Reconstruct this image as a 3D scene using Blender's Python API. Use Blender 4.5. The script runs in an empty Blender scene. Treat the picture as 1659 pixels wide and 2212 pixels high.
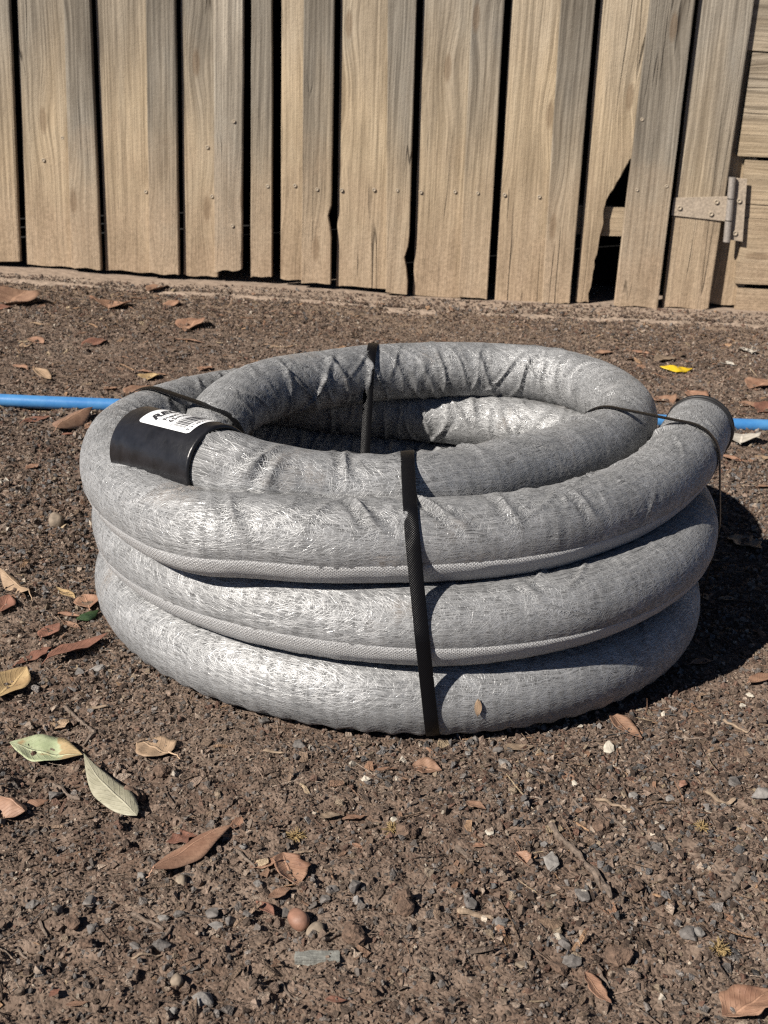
import bpy, bmesh, math, random
import numpy as np
from mathutils import Vector, Matrix
random.seed(7); RNG = np.random.default_rng(7)
S = bpy.context.scene
COL = S.collection
R = math.radians
# ------------------------------------------------------------------ camera, sky, sun, exposure
FPX, TH, HC, RHO, CX, CY = 2614.0, R(20.17), 0.608, R(2.7), 829.5, 1106.0
F = np.array([0, math.cos(TH), -math.sin(TH)]); R0 = np.array([1., 0, 0]); U0 = np.array([0, math.sin(TH), math.cos(TH)])
RR = math.cos(RHO)*R0 + math.sin(RHO)*U0; UU = math.cos(RHO)*U0 - math.sin(RHO)*R0
def ray(x, y): return F + RR*(x-CX)/FPX - UU*(y-CY)/FPX
def at(x, y, z=0.0):
    d = ray(x, y); t = (z-HC)/d[2]; return np.array([0, 0, HC]) + t*d
cam = bpy.data.cameras.new('camera'); camo = bpy.data.objects.new('camera', cam); COL.objects.link(camo)
camo.matrix_world = Matrix(((RR[0], UU[0], -F[0], 0), (RR[1], UU[1], -F[1], 0), (RR[2], UU[2], -F[2], HC), (0, 0, 0, 1)))
cam.sensor_fit = 'HORIZONTAL'; cam.sensor_width = 36; cam.lens = 36*FPX/1659; cam.clip_start = 0.05; cam.clip_end = 300
cam.dof.use_dof = True; cam.dof.focus_distance = 1.18; cam.dof.aperture_fstop = 25
S.camera = camo
AZ, EL = R(50), R(38.5)          # sun: from the left, behind the camera
SD = Vector((-math.sin(AZ)*math.cos(EL), -math.cos(AZ)*math.cos(EL), math.sin(EL)))
w = bpy.data.worlds.new('World'); S.world = w; w.use_nodes = True
nt = w.node_tree; bg = nt.nodes['Background']; sk = nt.nodes.new('ShaderNodeTexSky'); sk.sky_type = 'NISHITA'; sk.sun_disc = False
sk.sun_elevation = EL; sk.sun_rotation = math.atan2(SD.x, SD.y); sk.dust_density = 0.1; sk.air_density = 0.35; sk.altitude = 600
nt.links.new(sk.outputs[0], bg.inputs[0]); bg.inputs[1].default_value = 0.05
sl = bpy.data.lights.new('sun', 'SUN'); sl.energy = 5.0; sl.angle = R(0.53); sl.color = (1, 0.935, 0.85)
so = bpy.data.objects.new('sun', sl); COL.objects.link(so); so.rotation_euler = SD.to_track_quat('Z', 'Y').to_euler(); so.location = (-3, -3, 4)
S.view_settings.view_transform = 'Standard'; S.view_settings.look = 'None'; S.view_settings.gamma = 1
S.view_settings.exposure = 0.55; S.view_settings.use_curve_mapping = False
S.render.engine = 'CYCLES'; S.cycles.max_bounces = 6; S.cycles.diffuse_bounces = 1; S.cycles.glossy_bounces = 3; S.cycles.use_denoising = False; S.cycles.pixel_filter_type = 'BLACKMAN_HARRIS'; S.cycles.filter_width = 1.3
S.cycles.sample_clamp_indirect = 2.0; S.cycles.use_adaptive_sampling = False
# ------------------------------------------------------------------ helpers
def _h(i, j, s):
    n = (i.astype(np.int64)*374761393 + j.astype(np.int64)*668265263 + s*974634777) & 0x7fffffff
    n = ((n ^ (n >> 13))*1274126177) & 0x7fffffff
    return ((n ^ (n >> 16)) & 0xffff)/65535.0
def vn(x, y, s=0):
    xi, yi = np.floor(x), np.floor(y); fx, fy = x-xi, y-yi
    fx = fx*fx*(3-2*fx); fy = fy*fy*(3-2*fy)
    a, b, c, d = _h(xi, yi, s), _h(xi+1, yi, s), _h(xi, yi+1, s), _h(xi+1, yi+1, s)
    return (a*(1-fx)+b*fx)*(1-fy) + (c*(1-fx)+d*fx)*fy - 0.5
def tagit(o, label=None, cat=None, group=None, kind=None):
    if label: o['label'] = label
    if cat: o['category'] = cat
    if group: o['group'] = group
    if kind: o['kind'] = kind
    return o
def mesh_np(name, V, Q, smooth=True, uv=None):
    """V (n,3), Q (m,k) faces of one size"""
    me = bpy.data.meshes.new(name); V = np.asarray(V, np.float32); Q = np.asarray(Q, np.int32); k = Q.shape[1]
    me.vertices.add(len(V)); me.vertices.foreach_set('co', V.ravel())
    me.loops.add(Q.size); me.loops.foreach_set('vertex_index', Q.ravel())
    me.polygons.add(len(Q)); me.polygons.foreach_set('loop_start', np.arange(0, Q.size, k, dtype=np.int32))
    me.polygons.foreach_set('use_smooth', np.full(len(Q), bool(smooth)))
    if uv is not None:
        l = me.uv_layers.new(name='UVMap'); l.data.foreach_set('uv', np.asarray(uv, np.float32)[Q.ravel()].ravel())
    me.update(calc_edges=True); me.validate(); return me
def link(name, me, mat=None, parent=None, loc=None):
    o = bpy.data.objects.new(name, me); COL.objects.link(o)
    if mat and me is not None and not me.materials: me.materials.append(mat)
    if loc is not None: o.location = loc
    if parent: o.parent = parent
    return o
def empty(name, loc=(0, 0, 0)):
    o = bpy.data.objects.new(name, None); COL.objects.link(o); o.location = loc; o.empty_display_size = .05; return o
def bm_obj(name, bm, mat, parent=None, loc=None, smooth=False):
    me = bpy.data.meshes.new(name); bmesh.ops.recalc_face_normals(bm, faces=bm.faces); bm.to_mesh(me); bm.free()
    if smooth: me.polygons.foreach_set('use_smooth', [True]*len(me.polygons))
    return link(name, me, mat, parent, loc)
def grid_faces(nu, nv, closed_v=False):
    i = np.arange(nu-1)[:, None]; j = np.arange(nv if closed_v else nv-1)[None, :]; jn = (j+1) % nv
    a = i*nv+j; b = i*nv+jn; c = (i+1)*nv+jn; d = (i+1)*nv+j
    return np.stack([a+0*b, b+0*a, c, d], -1).reshape(-1, 4)
class NT:
    def __init__(s, name):
        s.m = bpy.data.materials.new(name); s.m.use_nodes = True; s.t = s.m.node_tree
        s.b = s.t.nodes['Principled BSDF']
    def n(s, typ, **kw):
        nd = s.t.nodes.new('ShaderNode'+typ)
        for k, v in kw.items():
            if k.startswith('i_'): nd.inputs[k[2:].replace('_', ' ')].default_value = v
            else: setattr(nd, k, v)
        return nd
    def l(s, a, b): s.t.links.new(a, b)
    def math(s, op, a, b=None, c=None, clamp=False):
        nd = s.n('Math', operation=op); nd.use_clamp = clamp
        for i, v in enumerate((a, b, c)):
            if v is None: continue
            if hasattr(v, 'links') or hasattr(v, 'is_linked'): s.l(v, nd.inputs[i])
            else: nd.inputs[i].default_value = v
        return nd.outputs[0]
    def ramp(s, f, pts, interp='LINEAR'):
        nd = s.n('ValToRGB'); cr = nd.color_ramp; cr.interpolation = interp
        while len(cr.elements) > 1: cr.elements.remove(cr.elements[-1])
        cr.elements[0].position = pts[0][0]; cr.elements[0].color = c4(pts[0][1])
        for p, c in pts[1:]:
            e = cr.elements.new(p); e.color = c4(c)
        s.l(f, nd.inputs[0]); return nd.outputs[0]
    def mix(s, f, a, b, blend='MIX'):
        nd = s.n('Mix', data_type='RGBA', blend_type=blend)
        for k, v in ((0, f), (6, a), (7, b)):
            if hasattr(v, 'is_linked'): s.l(v, nd.inputs[k])
            else: nd.inputs[k].default_value = v if k == 0 else c4(v)
        return nd.outputs[2]
    def noise(s, vec, scale, detail=2, rough=.5, dim='3D'):
        nd = s.n('TexNoise', noise_dimensions=dim); nd.inputs['Scale'].default_value = scale
        nd.inputs['Detail'].default_value = detail; nd.inputs['Roughness'].default_value = rough
        if vec is not None: s.l(vec, nd.inputs['Vector'])
        return nd
    def mapping(s, vec, loc=(0, 0, 0), rot=(0, 0, 0), scale=(1, 1, 1)):
        nd = s.n('Mapping'); nd.inputs[1].default_value = loc; nd.inputs[2].default_value = rot; nd.inputs[3].default_value = scale
        s.l(vec, nd.inputs[0]); return nd.outputs[0]
    def bump(s, h, dist, strength=1.0, normal=None):
        nd = s.n('Bump'); nd.inputs['Strength'].default_value = strength; nd.inputs['Distance'].default_value = dist
        s.l(h, nd.inputs['Height'])
        if normal: s.l(normal, nd.inputs['Normal'])
        s.l(nd.outputs[0], s.b.inputs['Normal']); return nd.outputs[0]
    def set(s, **kw):
        for k, v in kw.items():
            inp = s.b.inputs[k.replace('_', ' ')]
            if hasattr(v, 'is_linked'): s.l(v, inp)
            else: inp.default_value = c4(v) if isinstance(v, tuple) else v
def c4(c):
    if isinstance(c, (int, float)): c = (c, c, c)
    return tuple(c)[:3] + (1,)
# ------------------------------------------------------------------ materials
def mat_soil(name='soil'):
    k = NT(name); P = k.n('NewGeometry').outputs['Position']
    a = k.noise(P, 5, 3).outputs[0]; b = k.noise(P, 60, 4, .65).outputs[0]; c = k.noise(P, 420, 3, .7).outputs[0]
    v = k.n('TexVoronoi'); v.inputs['Scale'].default_value = 330; k.l(P, v.inputs['Vector'])
    col = k.ramp(b, [(.3, (.052, .034, .025)), (.5, (.140, .098, .074)), (.7, (.235, .175, .136))])
    red = k.ramp(k.noise(P, 14, 3, .6).outputs[0], [(.48, 0), (.68, 1)])
    col = k.mix(k.math('MULTIPLY', red, .45), col, (.12, .065, .04))
    col = k.mix(k.ramp(a, [(.40, 0), (.66, .6)]), col, (.235, .18, .14))
    spk = k.ramp(k.n('TexVoronoi').outputs[1], [(0, 0), (1, 0)])
    vv = k.n('TexVoronoi', feature='F1'); vv.inputs['Scale'].default_value = 260; k.l(P, vv.inputs['Vector'])
    g = k.n('SeparateColor'); k.l(vv.outputs['Color'], g.inputs[0])
    sp = k.math('MULTIPLY', k.math('GREATER_THAN', g.outputs[0], .93), k.math('LESS_THAN', vv.outputs['Distance'], .38))
    col = k.mix(k.math('MULTIPLY', sp, .7), col, k.mix(g.outputs[1], (.30, .23, .16), (.12, .13, .14)))
    # dust near the shed
    sep = k.n('SeparateXYZ'); k.l(P, sep.inputs[0])
    far = k.n('MapRange', i_From_Min=2.7, i_From_Max=3.3); k.l(sep.outputs[1], far.inputs[0])
    col = k.mix(k.math('MULTIPLY', far.outputs[0], .6), col, (.25, .185, .13))
    h = k.math('ADD', k.math('MULTIPLY', b, 1.2), k.math('MULTIPLY', c, .5))
    h = k.math('ADD', h, k.math('MULTIPLY', v.outputs['Distance'], -.7))
    k.set(Base_Color=col, Roughness=.95); k.b.inputs['Specular IOR Level'].default_value = .25; k.bump(h, .0022, .9); return k.m
def mat_debris():
    k = NT('gravel_and_litter'); at_ = k.n('Attribute', attribute_type='INSTANCER', attribute_name='col')
    P = k.n('TexCoord').outputs['Object']; n = k.noise(P, 2.2, 4, .7).outputs[0]
    col = k.mix(1.0, at_.outputs['Color'], k.ramp(n, [(.3, .6), (.7, 1.35)]), 'MULTIPLY')
    k.set(Base_Color=col, Roughness=.85); k.b.inputs['Specular IOR Level'].default_value = .3; k.bump(n, .3, .5); return k.m
def mat_fabric(name, tint=1.0, seam=False):
    k = NT(name); uv = k.n('UVMap', uv_map='UVMap').outputs[0]
    wob = k.noise(uv, 26, 2, .5, '2D')
    off = k.n('VectorMath', operation='SUBTRACT'); k.l(wob.outputs['Color'], off.inputs[0]); off.inputs[1].default_value = (.5, .5, .5)
    sc = k.n('VectorMath', operation='SCALE'); k.l(off.outputs[0], sc.inputs[0]); sc.inputs[3].default_value = .007
    add = k.n('VectorMath', operation='ADD'); k.l(uv, add.inputs[0]); k.l(sc.outputs[0], add.inputs[1]); wv = add.outputs[0]
    acc = None; NL = 9
    for i in range(NL):
        ang = math.pi*(i+.35*math.sin(i*2.7))/NL
        mp = k.mapping(wv, (i*1.73, i*2.31, 0), (0, 0, ang), (30, 1150, 1))
        nn = k.noise(mp, 1.0, 1.2, .6, '2D').outputs[0]
        r_ = k.n('MapRange', i_From_Min=.50, i_From_Max=.78); k.l(nn, r_.inputs[0])
        acc = r_.outputs[0] if acc is None else k.math('MAXIMUM', acc, r_.outputs[0])
    blot = k.noise(uv, 90, 3, .6, '2D').outputs[0]
    fib = k.math('MULTIPLY', acc, k.ramp(blot, [(.2, .65), (.8, 1.0)]))
    col = k.ramp(fib, [(0, (.022*tint, .023*tint, .024*tint)), (.45, (.18*tint, .182*tint, .184*tint)), (1, (.46*tint, .462*tint, .464*tint))])
    stain = k.ramp(k.noise(uv, 7, 3, .6, '2D').outputs[0], [(.64, 0), (.76, .35)])
    col = k.mix(stain, col, (.40, .33, .27))
    h = acc
    if seam:
        hx = k.n('TexVoronoi', feature='F1'); hx.inputs['Scale'].default_value = 1.0; hx.inputs['Randomness'].default_value = .12
        k.l(k.mapping(uv, (0, 0, 0), (0, 0, R(45)), (420, 420, 1)), hx.inputs['Vector'])
        sv = k.n('SeparateXYZ'); k.l(uv, sv.inputs[0])
        ring = k.ramp(hx.outputs['Distance'], [(.18, 1), (.3, 0), (.44, .25), (.6, 1)])
        h = k.math('ADD', k.math('MULTIPLY', acc, .4), k.math('MULTIPLY', ring, .75))
        col = k.mix(k.math('MULTIPLY', ring, .22), (.56, .562, .565), (.38, .383, .386))
    k.set(Base_Color=col, Metallic=.2 if seam else .12, Roughness=.5 if seam else .6); k.bump(h, .0011 if seam else .0004, 1.0); return k.m
def mat_simple(name, col, rough=.5, metal=0, bumps=None, spec=.5, var=.25):
    k = NT(name); P = k.n('TexCoord').outputs['Object']; n = k.noise(P, (bumps or (60, 0))[0], 4, .6).outputs[0]
    c = k.mix(1.0, col, k.ramp(n, [(.3, 1-var), (.7, 1+var)]), 'MULTIPLY')
    k.set(Base_Color=c, Roughness=rough, Metallic=metal); k.b.inputs['Specular IOR Level'].default_value = spec
    if bumps: k.bump(n, bumps[1], .8)
    return k.m
def mat_wood():
    k = NT('weathered_timber'); tc = k.n('TexCoord').outputs['Object']; rnd = k.n('ObjectInfo').outputs['Random']
    cmb = k.n('CombineXYZ'); k.l(k.math('MULTIPLY', rnd, 37.), cmb.inputs[0]); k.l(k.math('MULTIPLY', rnd, 91.), cmb.inputs[2])
    add = k.n('VectorMath', operation='ADD'); k.l(tc, add.inputs[0]); k.l(cmb.outputs[0], add.inputs[1]); P = add.outputs[0]
    # knots bend the grain
    kv = k.n('TexVoronoi', voronoi_dimensions='2D'); kv.inputs['Scale'].default_value = 1
    sep = k.n('SeparateXYZ'); k.l(P, sep.inputs[0]); kc = k.n('CombineXYZ'); k.l(k.math('MULTIPLY', sep.outputs[0], 6.), kc.inputs[0]); k.l(k.math('MULTIPLY', sep.outputs[2], 1.7), kc.inputs[1])
    k.l(kc.outputs[0], kv.inputs['Vector'])
    kn = k.ramp(kv.outputs['Distance'], [(0, 1), (.30, 0)], 'EASE')
    warp = k.noise(k.mapping(P, scale=(4, 4, .9)), 1, 2, .5).outputs[0]
    gx = k.math('ADD', k.math('MULTIPLY', sep.outputs[0], 130.), k.math('ADD', k.math('MULTIPLY', warp, 4.5), k.math('MULTIPLY', kn, 2.2)))
    gc = k.n('CombineXYZ'); k.l(gx, gc.inputs[0]); k.l(k.math('MULTIPLY', sep.outputs[2], 2.2), gc.inputs[1])
    grain = k.noise(gc.outputs[0], 1.0, 3, .55, '2D').outputs[0]
    fc = k.n('CombineXYZ'); k.l(k.math('MULTIPLY', gx, 4.5), fc.inputs[0]); k.l(k.math('MULTIPLY', sep.outputs[2], 9.), fc.inputs[1])
    fine = k.noise(fc.outputs[0], 1.0, 3, .6, '2D').outputs[0]
    tone = k.noise(k.mapping(P, scale=(7, 7, 1.2)), 1, 3, .6).outputs[0]
    grey = k.mix(k.ramp(grain, [(.30, 0), (.66, 1)]), (.175, .16, .135), (.36, .335, .285))
    tan = k.mix(k.ramp(grain, [(.35, 0), (.62, 1)]), (.30, .245, .17), (.485, .405, .29))
    wp = k.n('NewGeometry').outputs['Position']; ws = k.n('SeparateXYZ'); k.l(wp, ws.inputs[0])
    up = k.n('MapRange', i_From_Min=.25, i_From_Max=.72); k.l(k.math('ADD', ws.outputs[2], k.math('MULTIPLY', k.math('SUBTRACT', tone, .5), .8)), up.inputs[0])
    oc = k.n('SeparateColor'); k.l(k.n('ObjectInfo').outputs['Color'], oc.inputs[0])
    pick = k.math('ADD', k.math('SUBTRACT', k.math('MULTIPLY', oc.outputs[1], 2.), 1.), up.outputs[0], clamp=True)
    col = k.mix(pick, tan, grey)
    col = k.mix(k.math('MULTIPLY', up.outputs[0], 1.), col, k.mix(1.0, col, oc.outputs[0], 'MULTIPLY'))
    dn = k.n('MapRange', i_From_Min=.42, i_From_Max=.0); k.l(k.math('ADD', ws.outputs[2], k.math('MULTIPLY', k.math('SUBTRACT', k.noise(wp, 9, 3).outputs[0], .5), .45)), dn.inputs[0])
    spl = k.noise(wp, 110, 3, .7).outputs[0]
    dust = k.mix(k.ramp(spl, [(.35, 0), (.65, 1)]), (.31, .24, .17), (.47, .37, .27))
    col = k.mix(k.math('MULTIPLY', dn.outputs[0], .9), col, dust)
    knm = k.ramp(kv.outputs['Distance'], [(.045, .75), (.075, 0)])
    col = k.mix(k.math('MULTIPLY', knm, .7), col, (.17, .115, .07))
    col = k.mix(k.ramp(fine, [(.28, .5), (.42, 0)]), col, (.10, .08, .06))
    cr = k.noise(k.mapping(P, scale=(16, 16, .7)), 1, 2, .5).outputs[0]; crk = k.ramp(k.math('ABSOLUTE', k.math('SUBTRACT', cr, .5)), [(.0025, 1), (.006, 0)]); crk = k.math('MULTIPLY', crk, k.ramp(tone, [(.55, 0), (.60, 1)]))
    col = k.mix(k.math('MULTIPLY', crk, .8), col, (.05, .04, .03))
    h = k.math('ADD', k.math('MULTIPLY', grain, .7), k.math('MULTIPLY', fine, .5)); h = k.math('ADD', h, k.math('SUBTRACT', k.math('MULTIPLY', spl, .5), k.math('MULTIPLY', crk, 1.5)))
    col = k.mix(1.0, col, k.ramp(k.noise(k.mapping(P, scale=(14, 14, 3.2)), 1, 4, .6).outputs[0], [(.3, (.72, .67, .62)), (.52, (.94, .89, .84)), (.72, (1.0, .97, .94))]), 'MULTIPLY')
    k.set(Base_Color=col, Roughness=.85); k.b.inputs['Specular IOR Level'].default_value = .2; k.bump(h, .003, .8); return k.m
def mat_leaf(name, c1, c2, edge=None, rough=.6, patch=None):
    k = NT(name); uv = k.n('UVMap', uv_map='UVMap').outputs[0]; P = k.n('TexCoord').outputs['Object']
    sp = k.n('SeparateXYZ'); k.l(uv, sp.inputs[0]); rnd = k.n('ObjectInfo').outputs['Random']
    cm = k.n('CombineXYZ'); k.l(k.math('MULTIPLY', rnd, 50.), cm.inputs[0]); ad = k.n('VectorMath', operation='ADD'); k.l(P, ad.inputs[0]); k.l(cm.outputs[0], ad.inputs[1])
    n = k.noise(ad.outputs[0], 45, 4, .65).outputs[0]; n2 = k.noise(ad.outputs[0], 300, 3, .6).outputs[0]
    col = k.mix(k.ramp(n, [(.35, 0), (.65, 1)]), c1, c2)
    if patch: col = k.mix(k.ramp(k.noise(ad.outputs[0], 28, 3, .5).outputs[0], [(.5, 0), (.54, .85)]), col, patch)
    ab = k.math('ABSOLUTE', k.math('SUBTRACT', sp.outputs[1], .5))
    mid = k.ramp(ab, [(.018, 1), (.04, 0)])
    vw = k.n('TexWave', wave_type='BANDS'); vc = k.n('CombineXYZ'); k.l(k.math('SUBTRACT', k.math('MULTIPLY', sp.outputs[0], 1.0), k.math('MULTIPLY', ab, .55)), vc.inputs[0])
    k.l(vc.outputs[0], vw.inputs['Vector']); vw.inputs['Scale'].default_value = 3.2; vw.inputs['Distortion'].default_value = .6
    vein = k.ramp(vw.outputs['Fac'], [(.86, 0), (1, 1)])
    col = k.mix(k.math('MULTIPLY', mid, .5), col, tuple(min(1, x*1.5) for x in c2))
    col = k.mix(k.math('MULTIPLY', vein, .10), col, tuple(x*.55 for x in c1))
    col = k.mix(k.ramp(n2, [(.64, 0), (.72, .6)]), col, tuple(x*.4 for x in c1))
    h = k.math('ADD', k.math('ADD', k.math('MULTIPLY', n2, .4), k.math('MULTIPLY', vein, -.2)), k.math('MULTIPLY', mid, -.8))
    k.set(Base_Color=col, Roughness=rough); k.bump(h, .0009, .9); return k.m
M = {}
M['soil'] = mat_soil(); M['debris'] = mat_debris(); M['fabric'] = mat_fabric('silver_filter_fabric'); M['seam'] = mat_fabric('embossed_fabric_seam', seam=True)
M['wood'] = mat_wood()
M['concrete'] = mat_simple('dusty_concrete', (.29, .225, .175), .9, bumps=(45, .006), spec=.2, var=.3)
M['dark'] = mat_simple('shade_black_interior', (.010, .009, .008), .9)  # near-black so sun slivers vanish and the gaps read as deep shade
M['black'] = mat_simple('scuffed_black_plastic', (.012, .012, .014), .33, bumps=(55, .0012), spec=.5, var=.5)
M['pipe_black'] = mat_simple('black_corrugated_plastic', (.02, .02, .021), .45)
M['label'] = mat_simple('white_paper_label', (.82, .83, .84), .45, var=.03)
M['ink'] = mat_simple('black_ink', (.02, .02, .025), .6)
M['ink_grey'] = mat_simple('faded_ink', (.25, .25, .28), .6)
M['galv'] = mat_simple('galvanised_steel', (.36, .295, .225), .8, .0, bumps=(160, .0015), var=.3)
M['galv_dark'] = mat_simple('dirty_steel', (.30, .27, .24), .6, .3, bumps=(200, .001))
def mat_strap():
    k = NT('woven_black_strapping'); uv = k.n('UVMap', uv_map='UVMap').outputs[0]
    v = k.n('TexVoronoi', feature='F1'); v.inputs['Randomness'].default_value = 0; v.inputs['Scale'].default_value = 1
    k.l(k.mapping(uv, rot=(0, 0, R(45)), scale=(620, 620, 1)), v.inputs['Vector'])
    h = k.ramp(v.outputs['Distance'], [(0, 1), (.6, 0)])
    k.set(Base_Color=(.004, .004, .005), Roughness=.32); k.b.inputs['Specular IOR Level'].default_value = .16; k.bump(h, .00035, 1.0); return k.m
M['strap'] = mat_strap()
def mat_hose():
    k = NT('blue_poly_pipe'); P = k.n('TexCoord').outputs['Object']; n = k.noise(P, 30, 4, .7).outputs[0]
    d = k.noise(k.mapping(P, scale=(6, 40, 40)), 1, 4, .7).outputs[0]
    col = k.mix(k.ramp(n, [(.35, 0), (.7, 1)]), (.04, .18, .44), (.08, .25, .50))
    col = k.mix(k.ramp(d, [(.56, 0), (.66, .55)]), col, (.20, .20, .19))
    k.set(Base_Color=col, Roughness=.38); k.bump(n, .001, .5); return k.m
M['hose'] = mat_hose()
LM = dict(
 brown=mat_leaf('dry_brown_leaf', (.17, .095, .062), (.29, .175, .115)),
 orange=mat_leaf('orange_brown_leaf', (.21, .11, .070), (.345, .205, .135)),
 red=mat_leaf('red_brown_leaf', (.15, .070, .048), (.26, .125, .085)),
 tan=mat_leaf('tan_leaf', (.28, .19, .12), (.41, .29, .19)),
 ochre=mat_leaf('ochre_leaf', (.30, .20, .10), (.43, .31, .16)),
 grey=mat_leaf('grey_green_leaf', (.26, .245, .17), (.37, .35, .26)),
 green=mat_leaf('pale_green_leaf', (.33, .38, .22), (.45, .48, .31), patch=(.36, .24, .12)),
 yellow=mat_leaf('yellow_leaf', (.62, .38, .01), (.80, .52, .015), patch=(.60, .42, .02), rough=.4),
 dark=mat_leaf('dark_green_leaf', (.020, .045, .018), (.05, .09, .03), rough=.4),
 white=mat_leaf('bleached_leaf', (.36, .33, .28), (.50, .46, .40)),
 dull=mat_leaf('soil_covered_leaf', (.17, .125, .09), (.26, .19, .13)),
)
SM = dict(
 slate=mat_simple('blue_grey_stone', (.125, .113, .104), .75, bumps=(160, .0015), var=.45),
 grey=mat_simple('grey_stone', (.20, .186, .172), .8, bumps=(180, .0015), var=.4),
 brown=mat_simple('brown_clod', (.13, .085, .06), .95, bumps=(220, .005), var=.5),
 tan=mat_simple('tan_stone', (.22, .175, .13), .8, bumps=(160, .001), var=.3),
 white=mat_simple('white_stone', (.45, .41, .34), .8, bumps=(160, .001), var=.25),
 rust=mat_simple('rust_coloured_nut', (.235, .125, .085), .6, bumps=(120, .0008), var=.3),
 straw=mat_simple('dry_straw_colour', (.34, .24, .11), .8, var=.3),
 bark=mat_simple('dry_twig_bark', (.15, .115, .09), .9, bumps=(260, .002), var=.45),
 pale=mat_simple('pale_split_wood', (.27, .20, .14), .85, bumps=(200, .001), var=.3),
 greywood=mat_simple('grey_weathered_wood', (.20, .20, .18), .85, bumps=(180, .0015), var=.35),
)
# ------------------------------------------------------------------ ground
FY = lambda x: 3.53 - .09*x         # front of the shed's back boards
T = np.array([1, -.09, 0]); T /= np.linalg.norm(T); NF = np.array([-T[1], T[0], 0])*-1   # NF points to the camera
if NF[1] > 0: NF = -NF
O0 = np.array([0, FY(0), 0])
def on_wall(px, py, d=0.0):
    """point of the wall's plane (d metres proud of it) seen at a photo position -> (u, z)"""
    o = O0+NF*d; r = ray(px, py); c = np.array([0, 0, HC]); t = ((o-c)@NF)/(r@NF); p = c+t*r
    return (p-O0)@T, p[2]
_fu, _fz = zip(*[on_wall(a, b) for a, b in ((-900, 520), (0, 574), (150, 583), (200, 589), (320, 600), (450, 606), (550, 611), (650, 619), (725, 624), (829, 635), (900, 640), (1000, 645), (1100, 649), (1215, 654), (1350, 659), (1420, 663), (1550, 668), (2600, 725))])
fzx = lambda x: np.interp(x, _fu, _fz)
def gz(x, y):
    x = np.asarray(x, float); y = np.asarray(y, float)
    g = .010*vn(x*3.1, y*3.1, 1) + .007*vn(x*11, y*11, 2) + .0055*vn(x*37, y*37, 3) + .0065*np.maximum(vn(x*90, y*90, 4), -.25) + .0030*vn(x*190, y*190, 5)
    rc = np.hypot(x-.02, y-1.368); inn = np.clip((.46-rc)/.08, 0, 1)
    g = g*(1-.75*inn) - .0035*inn - .001
    s = np.clip((y-2.7)/.6, 0, 1); return g + s*s*(3-2*s)*(fzx(x)-.008)
def axis(parts):
    o = []
    for a, b, s0, s1 in parts:
        x = a
        while x < b-1e-9:
            o.append(x); x += s0+(s1-s0)*(x-a)/(b-a)
    return np.array(o)
yy = np.concatenate([[-30, -15, -8, -4, -2, -1, -.4, 0, .2, .35, .45], axis([(.52, 1.35, .0036, .0038), (1.35, 3.75, .0042, .012)]), [3.8, 4.2, 5, 7, 12, 20, 40]])
xp = axis([(0, .5, .0038, .0040), (.5, 1.7, .0050, .015)]); xp = np.concatenate([xp, [1.72, 1.9, 2.4, 3.5, 6, 12, 30]])
xx = np.concatenate([-xp[:0:-1], xp])
Xg, Yg = np.meshgrid(xx, yy, indexing='ij')
Zg = gz(Xg, Yg)
V = np.stack([Xg, Yg, Zg], -1).reshape(-1, 3)
g = link('ground', mesh_np('ground', V, grid_faces(len(xx), len(yy))[:, ::-1]), M['soil']); g['kind'] = 'structure'
# worn concrete footing under the shed wall
nx = 160; xs = np.linspace(-3, 3, nx); rows = []
for (dy, z) in ((-.235, -.04), (-.215, -.010), (-.185, -.003), (-.11, 0), (0.0, 0), (.6, 0)):
    wob = .022*vn(xs*2.3, xs*0+1, 11) + .012*vn(xs*9, xs*0, 12) + .006*vn(xs*40, xs*0, 13)
    edge = 1 if dy < -.1 else 0
    rows.append(np.stack([xs, FY(xs)+dy+wob*edge, z+fzx(xs)+.006*vn(xs*14, xs*0+dy*9, 14)*edge], -1))
V = np.stack(rows, 1).reshape(-1, 3)
g = link('concrete_footing', mesh_np('concrete_footing', V, grid_faces(nx, len(rows))[:, ::-1]), M['concrete']); g['kind'] = 'structure'
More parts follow.
